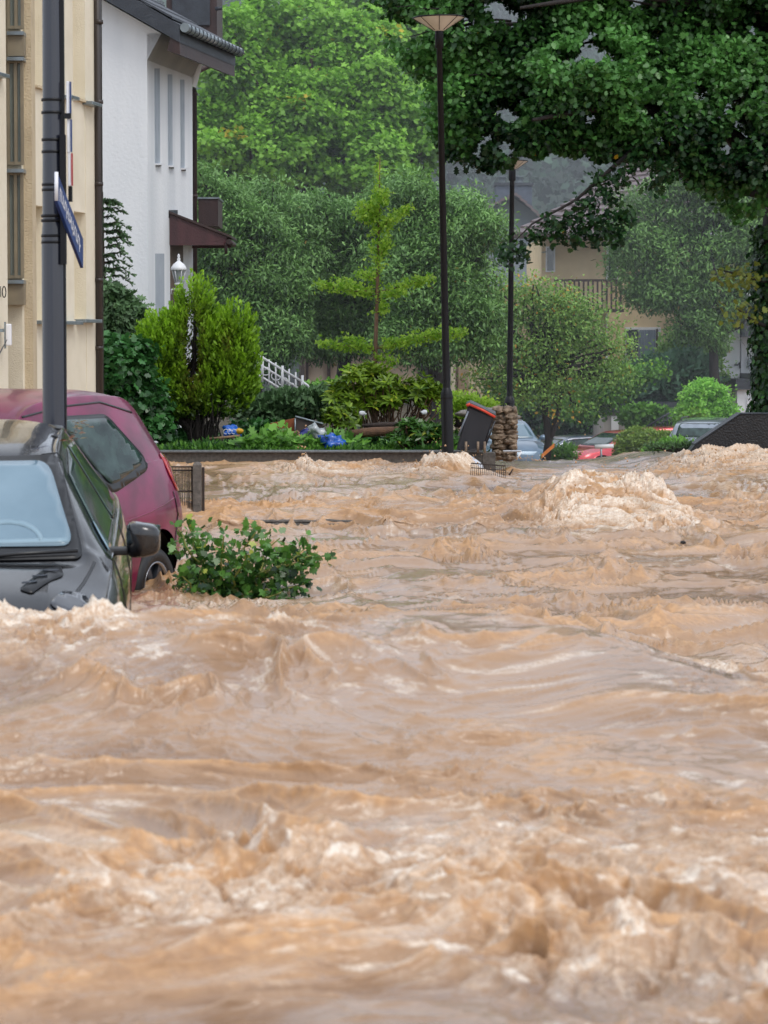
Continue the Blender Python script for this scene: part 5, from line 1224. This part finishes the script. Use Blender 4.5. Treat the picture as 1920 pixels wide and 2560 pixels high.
limb([(1720, 290, 36.8), (1600, 360, 36.2), (1530, 420, 36), (1440, 500, 35.9), (1330, 560, 35.8), (1290, 600, 35.8)], [.045, .035, .025, .018, .012, .006])
limb([(1955, 500, 38), (1850, 470, 37), (1760, 430, 36.5), (1640, 430, 36.2)], [.1, .06, .03, .01])
limb([(1950, 300, 38), (2100, 200, 38), (2300, 120, 38)], [.15, .1, .03])
limb([(1945, 710, 38), (1860, 690, 37.4), (1790, 672, 37.2)], [.03, .02, .006]); limb([(1945, 830, 38), (1880, 800, 37.5), (1840, 770, 37.2)], [.04, .02, .006])
for i in range(46):
    u, v = rnd.uniform(1150, 1900), rnd.uniform(-50, 330); q = P(u, v, rnd.uniform(36.5, 39)); mb.tube(wobble(q, q + Vector((rnd.uniform(-1, -.2), rnd.uniform(-.3, .3), rnd.uniform(-.4, .2))), 5, .12, i), [.02, .017, .014, .01, .007, .004], 5, cap=False)
mb.build('trunk', M_bark_dark, b)
spec = [(1180, 60, 110, 90), (1300, 160, 130, 110), (1200, 260, 120, 90), (1080, 120, 90, 70, .5), (1400, 60, 140, 100), (1480, 200, 140, 110, -.9), (1360, 330, 120, 70, -.5), (1600, 120, 150, 120), (1650, 300, 130, 90, -.8), (1520, 360, 110, 60, -.5), (1780, 220, 130, 130, -.4),
        (1820, 60, 140, 110, .5), (1880, 360, 90, 110, -.8), (1250, 370, 90, 50), (1130, 330, 60, 60), (1740, 400, 90, 80, -.6), (1920, 180, 120, 140, 1), (1080, 20, 80, 60, .3), (1010, 5, 60, 26, .5), (1700, -40, 200, 90), (1350, -60, 220, 90), (2080, 200, 160, 200), (2100, -60, 200, 200), (2050, 420, 90, 90, -.6), (1860, 470, 40, 80, -.4), (1500, -140, 300, 90, .5), (1900, -200, 300, 150)]
lo = px_lobes(spec, 37.2, .9)
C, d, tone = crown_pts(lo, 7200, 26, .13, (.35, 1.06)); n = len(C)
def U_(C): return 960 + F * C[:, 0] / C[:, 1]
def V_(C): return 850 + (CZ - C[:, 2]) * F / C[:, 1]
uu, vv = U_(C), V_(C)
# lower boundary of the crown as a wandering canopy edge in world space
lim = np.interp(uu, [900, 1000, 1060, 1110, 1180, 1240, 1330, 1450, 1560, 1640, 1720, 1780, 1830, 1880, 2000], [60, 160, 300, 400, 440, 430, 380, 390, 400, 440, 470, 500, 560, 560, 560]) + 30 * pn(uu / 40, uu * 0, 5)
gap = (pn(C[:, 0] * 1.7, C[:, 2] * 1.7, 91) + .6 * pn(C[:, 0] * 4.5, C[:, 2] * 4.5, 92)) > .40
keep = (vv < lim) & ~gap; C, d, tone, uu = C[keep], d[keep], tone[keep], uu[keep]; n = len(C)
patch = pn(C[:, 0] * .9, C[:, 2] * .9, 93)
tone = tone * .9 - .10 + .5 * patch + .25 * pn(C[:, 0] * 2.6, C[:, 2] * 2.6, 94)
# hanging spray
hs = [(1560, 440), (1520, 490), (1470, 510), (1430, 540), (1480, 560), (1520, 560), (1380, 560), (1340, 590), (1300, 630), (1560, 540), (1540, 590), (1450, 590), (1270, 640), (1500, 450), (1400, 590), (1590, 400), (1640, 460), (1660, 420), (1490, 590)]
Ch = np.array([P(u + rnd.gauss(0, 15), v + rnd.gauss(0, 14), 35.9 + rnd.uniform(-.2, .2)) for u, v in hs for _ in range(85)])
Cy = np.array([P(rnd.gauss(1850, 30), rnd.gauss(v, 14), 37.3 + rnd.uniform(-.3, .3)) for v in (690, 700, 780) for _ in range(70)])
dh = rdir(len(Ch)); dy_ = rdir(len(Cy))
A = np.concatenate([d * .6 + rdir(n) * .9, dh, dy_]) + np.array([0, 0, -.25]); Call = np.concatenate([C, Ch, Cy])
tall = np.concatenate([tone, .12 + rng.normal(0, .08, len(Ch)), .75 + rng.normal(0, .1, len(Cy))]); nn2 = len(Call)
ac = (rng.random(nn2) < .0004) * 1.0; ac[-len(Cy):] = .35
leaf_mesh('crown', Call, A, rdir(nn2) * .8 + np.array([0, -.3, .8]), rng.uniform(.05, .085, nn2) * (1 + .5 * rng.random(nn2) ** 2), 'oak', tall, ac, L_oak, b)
# ivy on the trunk
n = 5200; zz = rng.uniform(tb.z - .4, P(0, 560, y).z, n); ang = rng.uniform(0, 2 * math.pi, n)
cx = np.interp(zz, [P(0, 1050, y).z, P(0, 850, y).z, P(0, 620, y).z], [tp[0].x, tp[1].x, tp[2].x]); rr = .28 + rng.gamma(1.2, .03, n)
C = np.stack([cx + rr * np.cos(ang), y + rr * np.sin(ang), zz], 1); dv = np.stack([np.cos(ang), np.sin(ang), 0 * ang], 1)
leaf_mesh('ivy', C, dv * .3 + np.array([0, 0, -.9]) + rng.normal(0, .4, (n, 3)), dv + .4 * rdir(n), rng.uniform(.05, .09, n), 'maple', .22 + rng.normal(0, .14, n), None, L_oak, b)
# ================================================================ cars
M_tyre = mat("tyre_rubber", rgb(34, 34, 36), rgb(22, 22, 24), 14, rough=.55, bump=.2)
M_rim = mat("dark_alloy", rgb(84, 88, 96), rgb(60, 64, 72), 10, rough=.3, metal=.7)
M_rimedge = mat("alloy_edge", rgb(178, 182, 190), rgb(150, 154, 162), 10, rough=.25, metal=.7)
M_rubber = mat("black_rubber", rgb(24, 25, 28), rgb(16, 17, 19), 10, rough=.3)
M_plastic = mat("black_plastic", rgb(30, 31, 34), rgb(20, 21, 23), 10, rough=.45)
M_reflect = mat("tree_reflection_glass", rgb(62, 84, 80), rgb(18, 34, 32), 7, rough=.06, spec=.45, detail=9)  # dark green mottling puts tree reflections into the glass colour
M_screen = mat("sky_reflection_screen", rgb(128, 154, 168), rgb(84, 112, 128), 1.1, rough=.12, spec=.8, coat=.6)  # opaque sheet, pale sky reflection put into its base colour
M_lens = mat("lamp_lens", rgb(170, 178, 186), rgb(130, 138, 146), 12, rough=.1, coat=1)
M_red = mat("red_lens", rgb(196, 30, 28), rgb(150, 16, 18), 8, rough=.15, coat=1)

# stations: x, zb, yb, (ym,zm), (ybelt,zbelt), (yrail,zrail), ztop   (car faces +x)
HATCH = [
 (1.72, .32, .40, .50, .46, .47, .60, .34, .66, .68), (1.66, .24, .60, .68, .48, .63, .68, .45, .76, .78), (1.45, .18, .73, .79, .52, .73, .80, .50, .88, .90),
 (1.15, .18, .75, .815, .56, .755, .88, .52, .955, .975), (.92, .18, .77, .82, .60, .765, .93, .66, .985, 1.01), (.55, .18, .77, .825, .60, .765, .955, .635, 1.225, 1.25),
 (.20, .18, .77, .825, .60, .765, .965, .585, 1.40, 1.44), (-.30, .18, .77, .825, .60, .765, .97, .575, 1.435, 1.48), (-.85, .18, .77, .825, .60, .765, .985, .57, 1.42, 1.47),
 (-1.25, .20, .76, .815, .60, .745, .99, .55, 1.36, 1.41), (-1.50, .24, .72, .78, .60, .70, .97, .56, 1.15, 1.20), (-1.66, .30, .64, .72, .56, .64, .86, .50, .92, .94), (-1.70, .36, .58, .62, .54, .56, .74, .40, .80, .81)]
def cr_interp(K, n):
    """Catmull-Rom through rows of K, n samples per span"""
    K = np.array(K, float); Kp = np.vstack([2 * K[0] - K[1], K, 2 * K[-1] - K[-2]]); out = []
    for i in range(1, len(Kp) - 2):
        p0, p1, p2, p3 = Kp[i - 1], Kp[i], Kp[i + 1], Kp[i + 2]
        for t in np.arange(n) / n:
            out.append(.5 * ((2 * p1) + (-p0 + p2) * t + (2 * p0 - 5 * p1 + 4 * p2 - p3) * t * t + (-p0 + 3 * p1 - 3 * p2 + p3) * t ** 3))
    out.append(K[-1]); return np.array(out)

class Car:
    def __init__(s, name, label, loc, yaw, pitch=0, roll=0, scale=(1, 1, 1), paint=None, stations=HATCH, wheels=(1.06, -1.12), wr=.285, droop=0, group=None, detail=True, glass=None):
        s.root = thing(name, label, 'car', loc, (roll, pitch, yaw), group); s.sc = scale; s.glass = glass or M_reflect
        st = cr_interp(stations, 10); NS = len(st); verts = []; nt = 0
        for q in st:
            x, zb, yb, ym, zm, yl, zl, yr, zr, zt = q
            sec = [(0, zb), (yb * .6, zb), (yb, zb + .02), (ym, zm), ((ym + yl) / 2 + .012, (zm + zl) / 2 + .03), (yl, zl), (yl * .985 + (yr - yl) * .08, zl + .03 * (zr > zl + .1)), (yr * 1.02, zr - .03 * (zr > zl + .1)), (yr * .9, zr + .012), (yr * .5, zt - .004), (0, zt)]
            c = cr_interp(sec, 7); nt = len(c)
            full = [(-y, z) for y, z in c[::1]] + [(y, z) for y, z in c[::-1][1:]]
            verts += [(x * scale[0], y * scale[1], z * scale[2]) for y, z in full]
        nr = 2 * nt - 1; F_ = []
        wx = [w * scale[0] for w in wheels]; ra = wr * 1.2; zc = wr - droop * .0
        V = np.array(verts); s.wx = wx; s.wr = wr
        for i in range(NS - 1):
            for j in range(nr - 1):
                a = (i * nr + j, i * nr + j + 1, (i + 1) * nr + j + 1, (i + 1) * nr + j)
                F_.append(a)
        # wheel arches: drop faces inside, snap the rim
        side = np.abs(V[:, 1]) > .5 * scale[1]
        dead = np.zeros(len(V), bool)
        for w_ in wx:
            d = np.hypot(V[:, 0] - w_, V[:, 2] - zc); ins = (d < ra) & side; dead |= ins
        F2 = [f for f in F_ if not all(dead[k] for k in f)]
        used = set(k for f in F2 for k in f)
        for k in used:
            if dead[k]:
                w_ = min(wx, key=lambda q: abs(q - V[k, 0])); d = math.hypot(V[k, 0] - w_, V[k, 2] - zc)
                if d > ra * .35: V[k, 0] = w_ + (V[k, 0] - w_) * ra / d; V[k, 2] = zc + (V[k, 2] - zc) * ra / d
        F2.append(tuple(range(nr))); F2.append(tuple((NS - 1) * nr + k for k in range(nr))[::-1])
        mb = MB(); mb.add([tuple(v) for v in V], F2, True); s.body = mb.build('body', paint, s.root, local=True)
        s.bvh = BVHTree.FromPolygons([Vector(v) for v in V], [f for f in F_], all_triangles=False)
        s.W = .825 * scale[1]
        for w_ in wx:
            for sd in (-1, 1):
                m2 = MB(); n = 20      # arch liner
                vs = []; 
                for k in range(n + 1):
                    t = math.pi * (-.15 + 1.3 * k / n); cx, cz = w_ + ra * 1.01 * math.cos(t), zc + ra * 1.01 * math.sin(t)
                    vs += [(cx, sd * (s.W - .08), cz), (cx, sd * (s.W - .34), cz)]
                fs = [(2 * k, 2 * k + 1, 2 * k + 3, 2 * k + 2) for k in range(n)]
                m2.add(vs, fs, True); m2.add([(w_ - ra * 1.1, sd * (s.W - .33), 0.05), (w_ + ra * 1.1, sd * (s.W - .33), .05), (w_ + ra * 1.1, sd * (s.W - .33), zc + ra * 1.1), (w_ - ra * 1.1, sd * (s.W - .33), zc + ra * 1.1)], [(0, 1, 2, 3)])
                m2.build('wheel_arch', M_rubber, s.root, local=True)
                s.wheel(w_, sd, zc - droop, detail)
    def wheel(s, x, sd, z, detail):
        r = s.wr; c = Vector((x, sd * (s.W - .125), z)); M = Matrix.Rotation(-sd * math.pi / 2, 3, 'X')
        mb = MB(); mb.lathe(c, [(r * .62, -.085), (r * .9, -.09), (r * .985, -.065), (r, -.03), (r, .03), (r * .985, .065), (r * .9, .088), (r * .68, .085), (r * .645, .07)], 36, M)
        w = mb.build('wheel', M_tyre, s.root, local=True)
        mb = MB(); mb.lathe(c, [(r * .645, .072), (r * .66, .082), (r * .62, .08), (r * .60, .06)], 32, M); mb.build('rim_edge', M_rimedge, w, local=True)
        mb = MB(); mb.lathe(c, [(r * .62, .03), (.01, .02)], 28, M)
        mb.lathe(c, [(r * .16, .03), (r * .15, .075), (.004, .08)], 16, M)
        for k in range(5):
            t = 2 * math.pi * k / 5 + .3
            rad = M @ Vector((math.cos(t), math.sin(t), 0)); ax = M @ Vector((0, 0, 1)); tn = rad.cross(ax)
            p = [c + rad * r * .08 + ax * .065, c + rad * r * .61 + ax * .062]
            mb.hexa([p[0] - tn * .02 - ax * .03, p[0] + tn * .02 - ax * .03, p[1] + tn * .045 - ax * .03, p[1] - tn * .045 - ax * .03, p[0] - tn * .018, p[0] + tn * .018, p[1] + tn * .038, p[1] - tn * .038])
        mb.build('rim', M_rim, w, local=True)
    def patch(s, name, outline, axis, off, m, parent=None, th=.004, step=.05, rnd_=0):
        """lay a closed outline on the body. axis 'y+','y-' : outline in (x,z); 'x+','x-' : outline in (y,z); 'z' : (x,y)"""
        pts = [Vector(p) for p in outline]
        if rnd_:      # round the corners
            o = []
            n = len(pts)
            for i in range(n):
                a, b_, c = pts[i - 1], pts[i], pts[(i + 1) % n]; r1 = min(rnd_, (a - b_).length * .45); r2 = min(rnd_, (c - b_).length * .45)
                p0 = b_ + (a - b_).normalized() * r1; p2 = b_ + (c - b_).normalized() * r2
                for t in np.linspace(0, 1, 6): o.append(p0 * (1 - t) ** 2 + b_ * 2 * t * (1 - t) + p2 * t * t)
            pts = o
        den = []
        for i, p in enumerate(pts):
            q = pts[(i + 1) % len(pts)]; k = max(1, int((q - p).length / step)); den += [p.lerp(q, t / k) for t in range(k)]
        xs = [p.x for p in den]; ys = [p.y for p in den]; grid = []
        x = min(xs) + step / 2
        while x < max(xs):
            yv = min(ys) + step / 2
            while yv < max(ys):
                g = Vector((x, yv)); ins = False; j = len(den) - 1
                for i in range(len(den)):
                    a, b_ = den[i], den[j]
                    if (a.y > yv) != (b_.y > yv) and x < (b_.x - a.x) * (yv - a.y) / (b_.y - a.y) + a.x: ins = not ins
                    j = i
                if ins and min((g - p).length for p in den) > step * .4: grid.append(g)
                yv += step
            x += step
        n = len(den)
        vs2, es, fs, *_ = delaunay_2d_cdt(den + grid, [(i, (i + 1) % n) for i in range(n)], [list(range(n))], 1, 1e-5)
        out = []; ok = []
        for v in vs2:
            if axis[0] == 'y': sg = 1 if axis[1] == '+' else -1; o_ = Vector((v.x, sg * 3, v.y)); d = Vector((0, -sg, 0))
            elif axis[0] == 'x': sg = 1 if axis[1] == '+' else -1; o_ = Vector((sg * 5, v.x, v.y)); d = Vector((-sg, 0, 0))
            else: o_ = Vector((v.x, v.y, 4)); d = Vector((0, 0, -1))
            h, nn_, _, _ = s.bvh.ray_cast(o_, d)
            if h is None: out.append(o_ + d * 2.2); ok.append(False); continue
            if nn_.dot(d) > 0: nn_ = -nn_
            out.append(h + nn_ * off); ok.append(True)
        F3 = [tuple(f) for f in fs if all(ok[k] for k in f)]
        mb = MB(); mb.add(out, F3, True)
        o = mb.build(name, m, parent or s.root, local=True)
        so = o.modifiers.new('thick', 'SOLIDIFY'); so.thickness = th; so.offset = 0
        return o
def strip(pts, w):
    """thin closed band along a 2-D polyline"""
    pts = [Vector(p) for p in pts]; L_ = []; R_ = []
    for i, p in enumerate(pts):
        d = (pts[min(i + 1, len(pts) - 1)] - pts[max(i - 1, 0)]).normalized(); n = Vector((-d.y, d.x)) * w / 2; L_.append(p + n); R_.append(p - n)
    return L_ + R_[::-1]

# ---------------------------------------------------------------- black car, facing the viewer
paint_k = paintmat("black_paint", rgb(13, 14, 19), rgb(9, 10, 13), .22)
HB = [q[:7] + (q[7] * (1 - .15 * min(1, max(0, q[8] - .98) / .4)),) + q[8:] for q in HATCH]
bk = Car("black_car", "black hatchback facing the viewer, swamped up to its bonnet", (-2.17, 15.06, -.47), R(-86) , pitch=R(4.8), paint=paint_k, droop=.06, scale=(1.0, 1.03, 1.0), stations=HB)
S_ = 1
ws = [(-.665, 1.02), (.665, 1.02), (.60, 1.38), (-.60, 1.38)]
sur = bk.patch('windscreen_surround', [(-.65, .99), (.65, .99), (.505, 1.41), (-.505, 1.41)], 'x+', .006, M_rubber, rnd_=.05)
wsn = bk.patch('windscreen', [(-.60, 1.035), (.60, 1.035), (.455, 1.385), (-.455, 1.385)], 'x+', .014, M_screen, rnd_=.07)
for sd in ('y+', 'y-'):
    bk.patch('side_window', [(.62, .985), (.28, 1.32), (-.30, 1.395), (-.34, .99)], sd, .004, M_reflect, rnd_=.04)
    bk.patch('side_window', [(-.40, .99), (-.36, 1.39), (-.95, 1.35), (-1.15, 1.02)], sd, .004, M_reflect, rnd_=.05)
    bk.patch('door_seam', strip([(.70, .95), (.74, .6), (.70, .25), (-.38, .25), (-.37, .97)], .012), sd, .003, M_rubber)
    bk.patch('roof_channel', strip([(.22, 1.405), (-.3, 1.44), (-.9, 1.43), (-1.2, 1.37)], .02), sd, .003, M_rubber)
# bonnet edge seam and two heart-shaped vents
bk.patch('bonnet_seam', strip([(.93, .70), (1.15, .655), (1.40, .60), (1.60, .50)], .014), 'z', .003, M_rubber)
bk.patch('bonnet_seam', strip([(.93, -.70), (1.15, -.655), (1.40, -.60), (1.60, -.50)], .014), 'z', .003, M_rubber)
for s_ in (1, -1):
    v_ = bk.patch('bonnet_vent', [(1.12, .47 * s_), (1.06, .54 * s_), (1.16, .56 * s_), (1.42, .42 * s_), (1.38, .36 * s_)], 'z', .005, M_rubber, rnd_=.02)
    for k in range(3): bk.patch('vent_slat', strip([(1.14 + k * .08, (.53 - .045 * k) * s_), (1.14 + k * .08 + .02, (.46 - .045 * k) * s_)], .014), 'z', .012, M_rim, parent=v_)
    bk.patch('headlight', [(1.34, .56 * s_), (1.28, .66 * s_), (1.40, .70 * s_), (1.52, .60 * s_), (1.50, .50 * s_)], 'z', .006, M_lens if False else mat("smoked_lens%d" % s_, rgb(60, 64, 72), rgb(34, 36, 42), 9, rough=.08, coat=1), rnd_=.04)
# wipers, antenna, mirrors
for y0, y1 in ((.05, .62), (-.55, .0)):
    mb = MB(); mb.tube([Vector((.985, y0, 1.0)), Vector((.96, (y0 + y1) / 2, 1.025)), Vector((.93, y1, 1.035))], .010, 6); mb.build('wiper', M_rubber, bk.root, local=True)
M_ghost = mat('seen_through_pale', rgb(136, 160, 173), rgb(118, 144, 158), 2, rough=.2)  # paler overlay for shapes seen through the screen
bk.patch('steering_wheel_silhouette', strip([(.27 + .17 * math.cos(a), 1.05 + .085 * math.sin(a)) for a in np.linspace(.1, 3.04, 14)], .022), 'x+', .0165, M_ghost, parent=wsn, step=.03)
bk.patch('dash_edge', strip([(-.57, 1.058), (0, 1.05), (.57, 1.058)], .02), 'x+', .0165, M_ghost, parent=wsn)  # dashboard edge drawn as a pale strip on the opaque screen
mb = MB(); 
mb.tube([Vector((.45, .28 + .15 * math.cos(a), 1.0 + .14 * math.sin(a))) for a in np.linspace(0, 6.28, 20)], .012, 6)
mb.build('steering_wheel', M_plastic, bk.root, local=True)
for sd in (1, -1):
    m_ = MB(); bm = bmesh.new(); bmesh.ops.create_cube(bm, size=1); bmesh.ops.subdivide_edges(bm, edges=bm.edges, cuts=5, use_grid_fill=True)
    vs = []
    for v in bm.verts:
        p = v.co * 2; k = (abs(p.x) ** 4 + abs(p.y) ** 4 + abs(p.z) ** 4) ** -.25; q = p * k
        vs.append((.50 + q.x * .075 + abs(q.y) * -.02, sd * (.93 + q.y * .085), 1.02 + q.z * (.085 - .012 * q.y)))
    fs = [tuple(w_.index for w_ in f.verts) for f in bm.faces]; bm.free(); m_.add(vs, fs, True); mi = m_.build('wing_mirror', paint_k, bk.root, local=True)
    m_ = MB(); m_.box((.47, sd * .83, .96), (.09, .16, .035)); m_.build('mirror_arm', M_plastic, mi, local=True, bevel=.01)
    m_ = MB(); m_.box((.425, sd * .93, 1.02), (.012, .17, .13)); m_.build('mirror_glass', M_reflect, mi, local=True, bevel=.01)
bk.patch('quarter_glass', [(.66, .985), (.45, .985), (.50, 1.12)], 'y+', .009, M_screen, rnd_=.02)
mb = MB(); mb.box((1.71, 0, .5), (.06, .9, .12)); mb.build('grille', M_plastic, bk.root, local=True, bevel=.02)
# leaves stuck on the roof edge
n = 60; lc_ = np.array([(rng.uniform(-.9, .1), .575 + rng.normal(0, .02), 1.45 + rng.uniform(-.005, .02)) for _ in range(n)])
lf = leaf_mesh('wet_leaves', lc_, rdir(n) * np.array([1, 1, .2]), np.tile([0., 0, 1], (n, 1)) + rng.normal(0, .2, (n, 3)), rng.uniform(.02, .045, n), 'oval', .5 + rng.normal(0, .3, n), rng.random(n) * .8, leafmat("fallen_leaf", rgb(70, 60, 34), rgb(140, 130, 66), rgb(120, 50, 50)), bk.root)
lf.location = (0, 0, 0)

# ---------------------------------------------------------------- maroon car
paint_m = paintmat("maroon_paint", rgb(134, 14, 76), rgb(98, 8, 54), .34, .55)
HM = [list(q) for q in HATCH]
mc = Car("maroon_car", "metallic maroon hatchback pushed askew behind the black car", (-2.72, 19.27, -.47), R(-90 - 23), pitch=R(2.5), paint=paint_m, wheels=(1.10, -1.14), wr=.285, droop=.07, scale=(1.0, 1.0, 1.09))
mc.patch('window_surround', [(-.02, 1.47), (-.76, 1.44), (-1.10, 1.13), (-1.06, 1.04), (-.52, .93), (-.42, .95)], 'y+', .007, M_rubber, rnd_=.07)
mc.patch('side_window', [(-.08, 1.44), (-.74, 1.41), (-1.05, 1.13), (-1.01, 1.09), (-.54, .99), (-.46, 1.0)], 'y+', .016, M_reflect, rnd_=.06)
mc.patch('side_window', [(.72, 1.05), (.30, 1.42), (-.0, 1.44), (-.36, .98)], 'y+', .006, M_reflect, rnd_=.05)
mc.patch('side_window', [(.72, 1.05), (.30, 1.42), (-.74, 1.41), (-1.05, 1.13), (-.54, .99)], 'y-', .006, M_reflect, rnd_=.05)
mc.patch('windscreen', [(-.60, 1.10), (.60, 1.10), (.52, 1.46), (-.52, 1.46)], 'x+', .006, M_reflect, rnd_=.07)
mc.patch('rear_window', [(-.50, 1.12), (.50, 1.12), (.44, 1.42), (-.44, 1.42)], 'x-', .006, M_reflect, rnd_=.07)
mc.patch('roof_seam', strip([(.3, 1.49), (-.2, 1.525), (-.75, 1.52), (-1.2, 1.42)], .012), 'y+', .003, M_rubber)
mc.patch('door_seam', strip([(-.38, .94), (-.42, .62), (-.36, .3), (.7, .28), (.78, .95)], .012), 'y+', .003, M_rubber)
mc.patch('body_crease', strip([(-.50, .72), (-1.0, .76), (-1.45, .82)], .010), 'y+', .002, paint_m)
mc.patch('bumper_seam', strip([(-1.42, .86), (-1.46, .70), (-1.38, .46)], .010), 'y+', .003, M_rubber)
mc.patch('fuel_flap', strip([(-.78, .76), (-.78, .90), (-.93, .90), (-.93, .76), (-.785, .76)], .006), 'y-', .003, M_rubber)
mc.patch('tail_light', [(-1.37, 1.13), (-1.52, 1.10), (-1.60, .84), (-1.50, .86), (-1.40, .98)], 'y+', .007, M_red, rnd_=.04)
mc.patch('tail_light', [(-1.37, 1.13), (-1.52, 1.10), (-1.60, .84), (-1.50, .86), (-1.40, .98)], 'y-', .007, M_red, rnd_=.04)
mb = MB(); mb.tube([Vector((-.0, 0, 1.555)), Vector((-.14, 0, 1.60)), Vector((-.55, 0, 1.95))], [.012, .01, .003], 6); mb.blob((.0, 0, 1.56), (.05, .03, .02), 1, .05, 2); mb.build('antenna', M_rubber, mc.root, local=True)

# ---------------------------------------------------------------- far cars
def far_car(name, label, u, v_roof, y, yaw, paint, sc3=(1, 1, 1), est=False):
    st = [list(q) for q in HATCH]
    if est:
        for q in st:
            if q[0] < -.9: q[0] -= .35
    zt = P(u, v_roof, y).z
    c = Car(name, label, (P(u, v_roof, y).x, y, zt - 1.48 * sc3[2]), yaw, paint=paint, stations=st, scale=sc3, wr=.31, wheels=(1.06, -1.12), detail=False)
    k = sc3[2]; xs = sc3[0]; ys_ = sc3[1]
    for sd in ('y+', 'y-'):
        c.patch('side_window', [(.66 * xs, 1.0 * k), (.28 * xs, 1.36 * k), (-.26 * xs, 1.40 * k), (-.26 * xs, 1.0 * k)], sd, .006, M_reflect, rnd_=.05, step=.12)
        c.patch('side_window', [(-.32 * xs, 1.0 * k), (-.32 * xs, 1.40 * k), (-.95 * xs, 1.35 * k), (-1.2 * xs, 1.03 * k)], sd, .006, M_reflect, rnd_=.05, step=.12)
    c.patch('windscreen', [(-.6 * ys_, 1.03 * k), (.6 * ys_, 1.03 * k), (.51 * ys_, 1.38 * k), (-.51 * ys_, 1.38 * k)], 'x+', .006, M_screen if 'blue' in name or 'blue' in label else M_reflect, rnd_=.06, step=.12)
    c.patch('rear_window', [(-.5 * ys_, 1.08 * k), (.5 * ys_, 1.08 * k), (.44 * ys_, 1.38 * k), (-.44 * ys_, 1.38 * k)], 'x-', .006, M_reflect, rnd_=.06, step=.12)
    for s_ in (1, -1):
        c.patch('headlight', [(s_ * .40 * ys_, .66 * k), (s_ * .60 * ys_, .68 * k), (s_ * .66 * ys_, .56 * k), (s_ * .42 * ys_, .56 * k)], 'x+', .008, M_lens, rnd_=.03, step=.08)
        c.patch('tail_light', [(s_ * .50 * ys_, 1.0 * k), (s_ * .66 * ys_, 1.0 * k), (s_ * .68 * ys_, .78 * k), (s_ * .54 * ys_, .78 * k)], 'x-', .008, M_red, rnd_=.03, step=.08)
        mb = MB(); mb.blob((.52 * xs, s_ * .92 * ys_, 1.02 * k), (.07, .11, .08), 2, .05, 2); mb.box((.52 * xs, s_ * .82 * ys_, .98 * k), (.06, .1, .04)); mb.build('wing_mirror', paint, c.root, local=True)
    return c
cb = far_car("blue_car", "steel blue car with a pale windscreen half hidden by the farther street lamp", 1245, 1046, 72, R(-90 + 14), paintmat("steel_blue_paint", rgb(92, 118, 140), rgb(76, 102, 124)), (1.1, 1.08, 1.02))
cs_ = far_car("silver_car", "dark silver-trimmed car side-on behind the slim tree trunk", 1420, 1087, 76, R(-90 - 68), paintmat("slate_paint", rgb(80, 96, 120), rgb(64, 78, 100)), (1.15, 1.05, .95))
cs_.patch('window_chrome', strip([(.72, 1.02), (.34, 1.31), (-.3, 1.345), (-1.05, 1.29), (-1.32, 1.1)], .05), 'y+', .012, M_rimedge)
cr_ = far_car("red_car", "bright red car sunk to its bonnet beneath the white T-shaped rail", 1562, 1074, 73.5, R(-90 - 62), paintmat("red_paint", rgb(200, 44, 60), rgb(178, 34, 50)), (1.1, 1.0, .86))
cg = far_car("grey_car", "light grey estate car with roof rails seen from behind by the black wall", 1778, 1042, 69, R(90 - 14), paintmat("grey_paint", rgb(146, 156, 168), rgb(126, 136, 148)), (1.15, 1.06, 1.04), est=True)
for s_ in (1, -1):
    mb = MB(); mb.tube([Vector((.2, s_ * .56, 1.50)), Vector((.1, s_ * .56, 1.55)), Vector((-1.0, s_ * .55, 1.54)), Vector((-1.15, s_ * .55, 1.47))], .016, 6); mb.build('roof_rail', M_rubber, cg.root, local=True)
# second red roof behind the hedge
cr2 = far_car("red_car", "red car roof peeping over the clipped hedge below the iron stair rail", 1640, 1066, 74, R(-90 - 75), paintmat("red_paint_far", rgb(212, 50, 66), rgb(190, 40, 56)), (1.1, 1.0, .95))
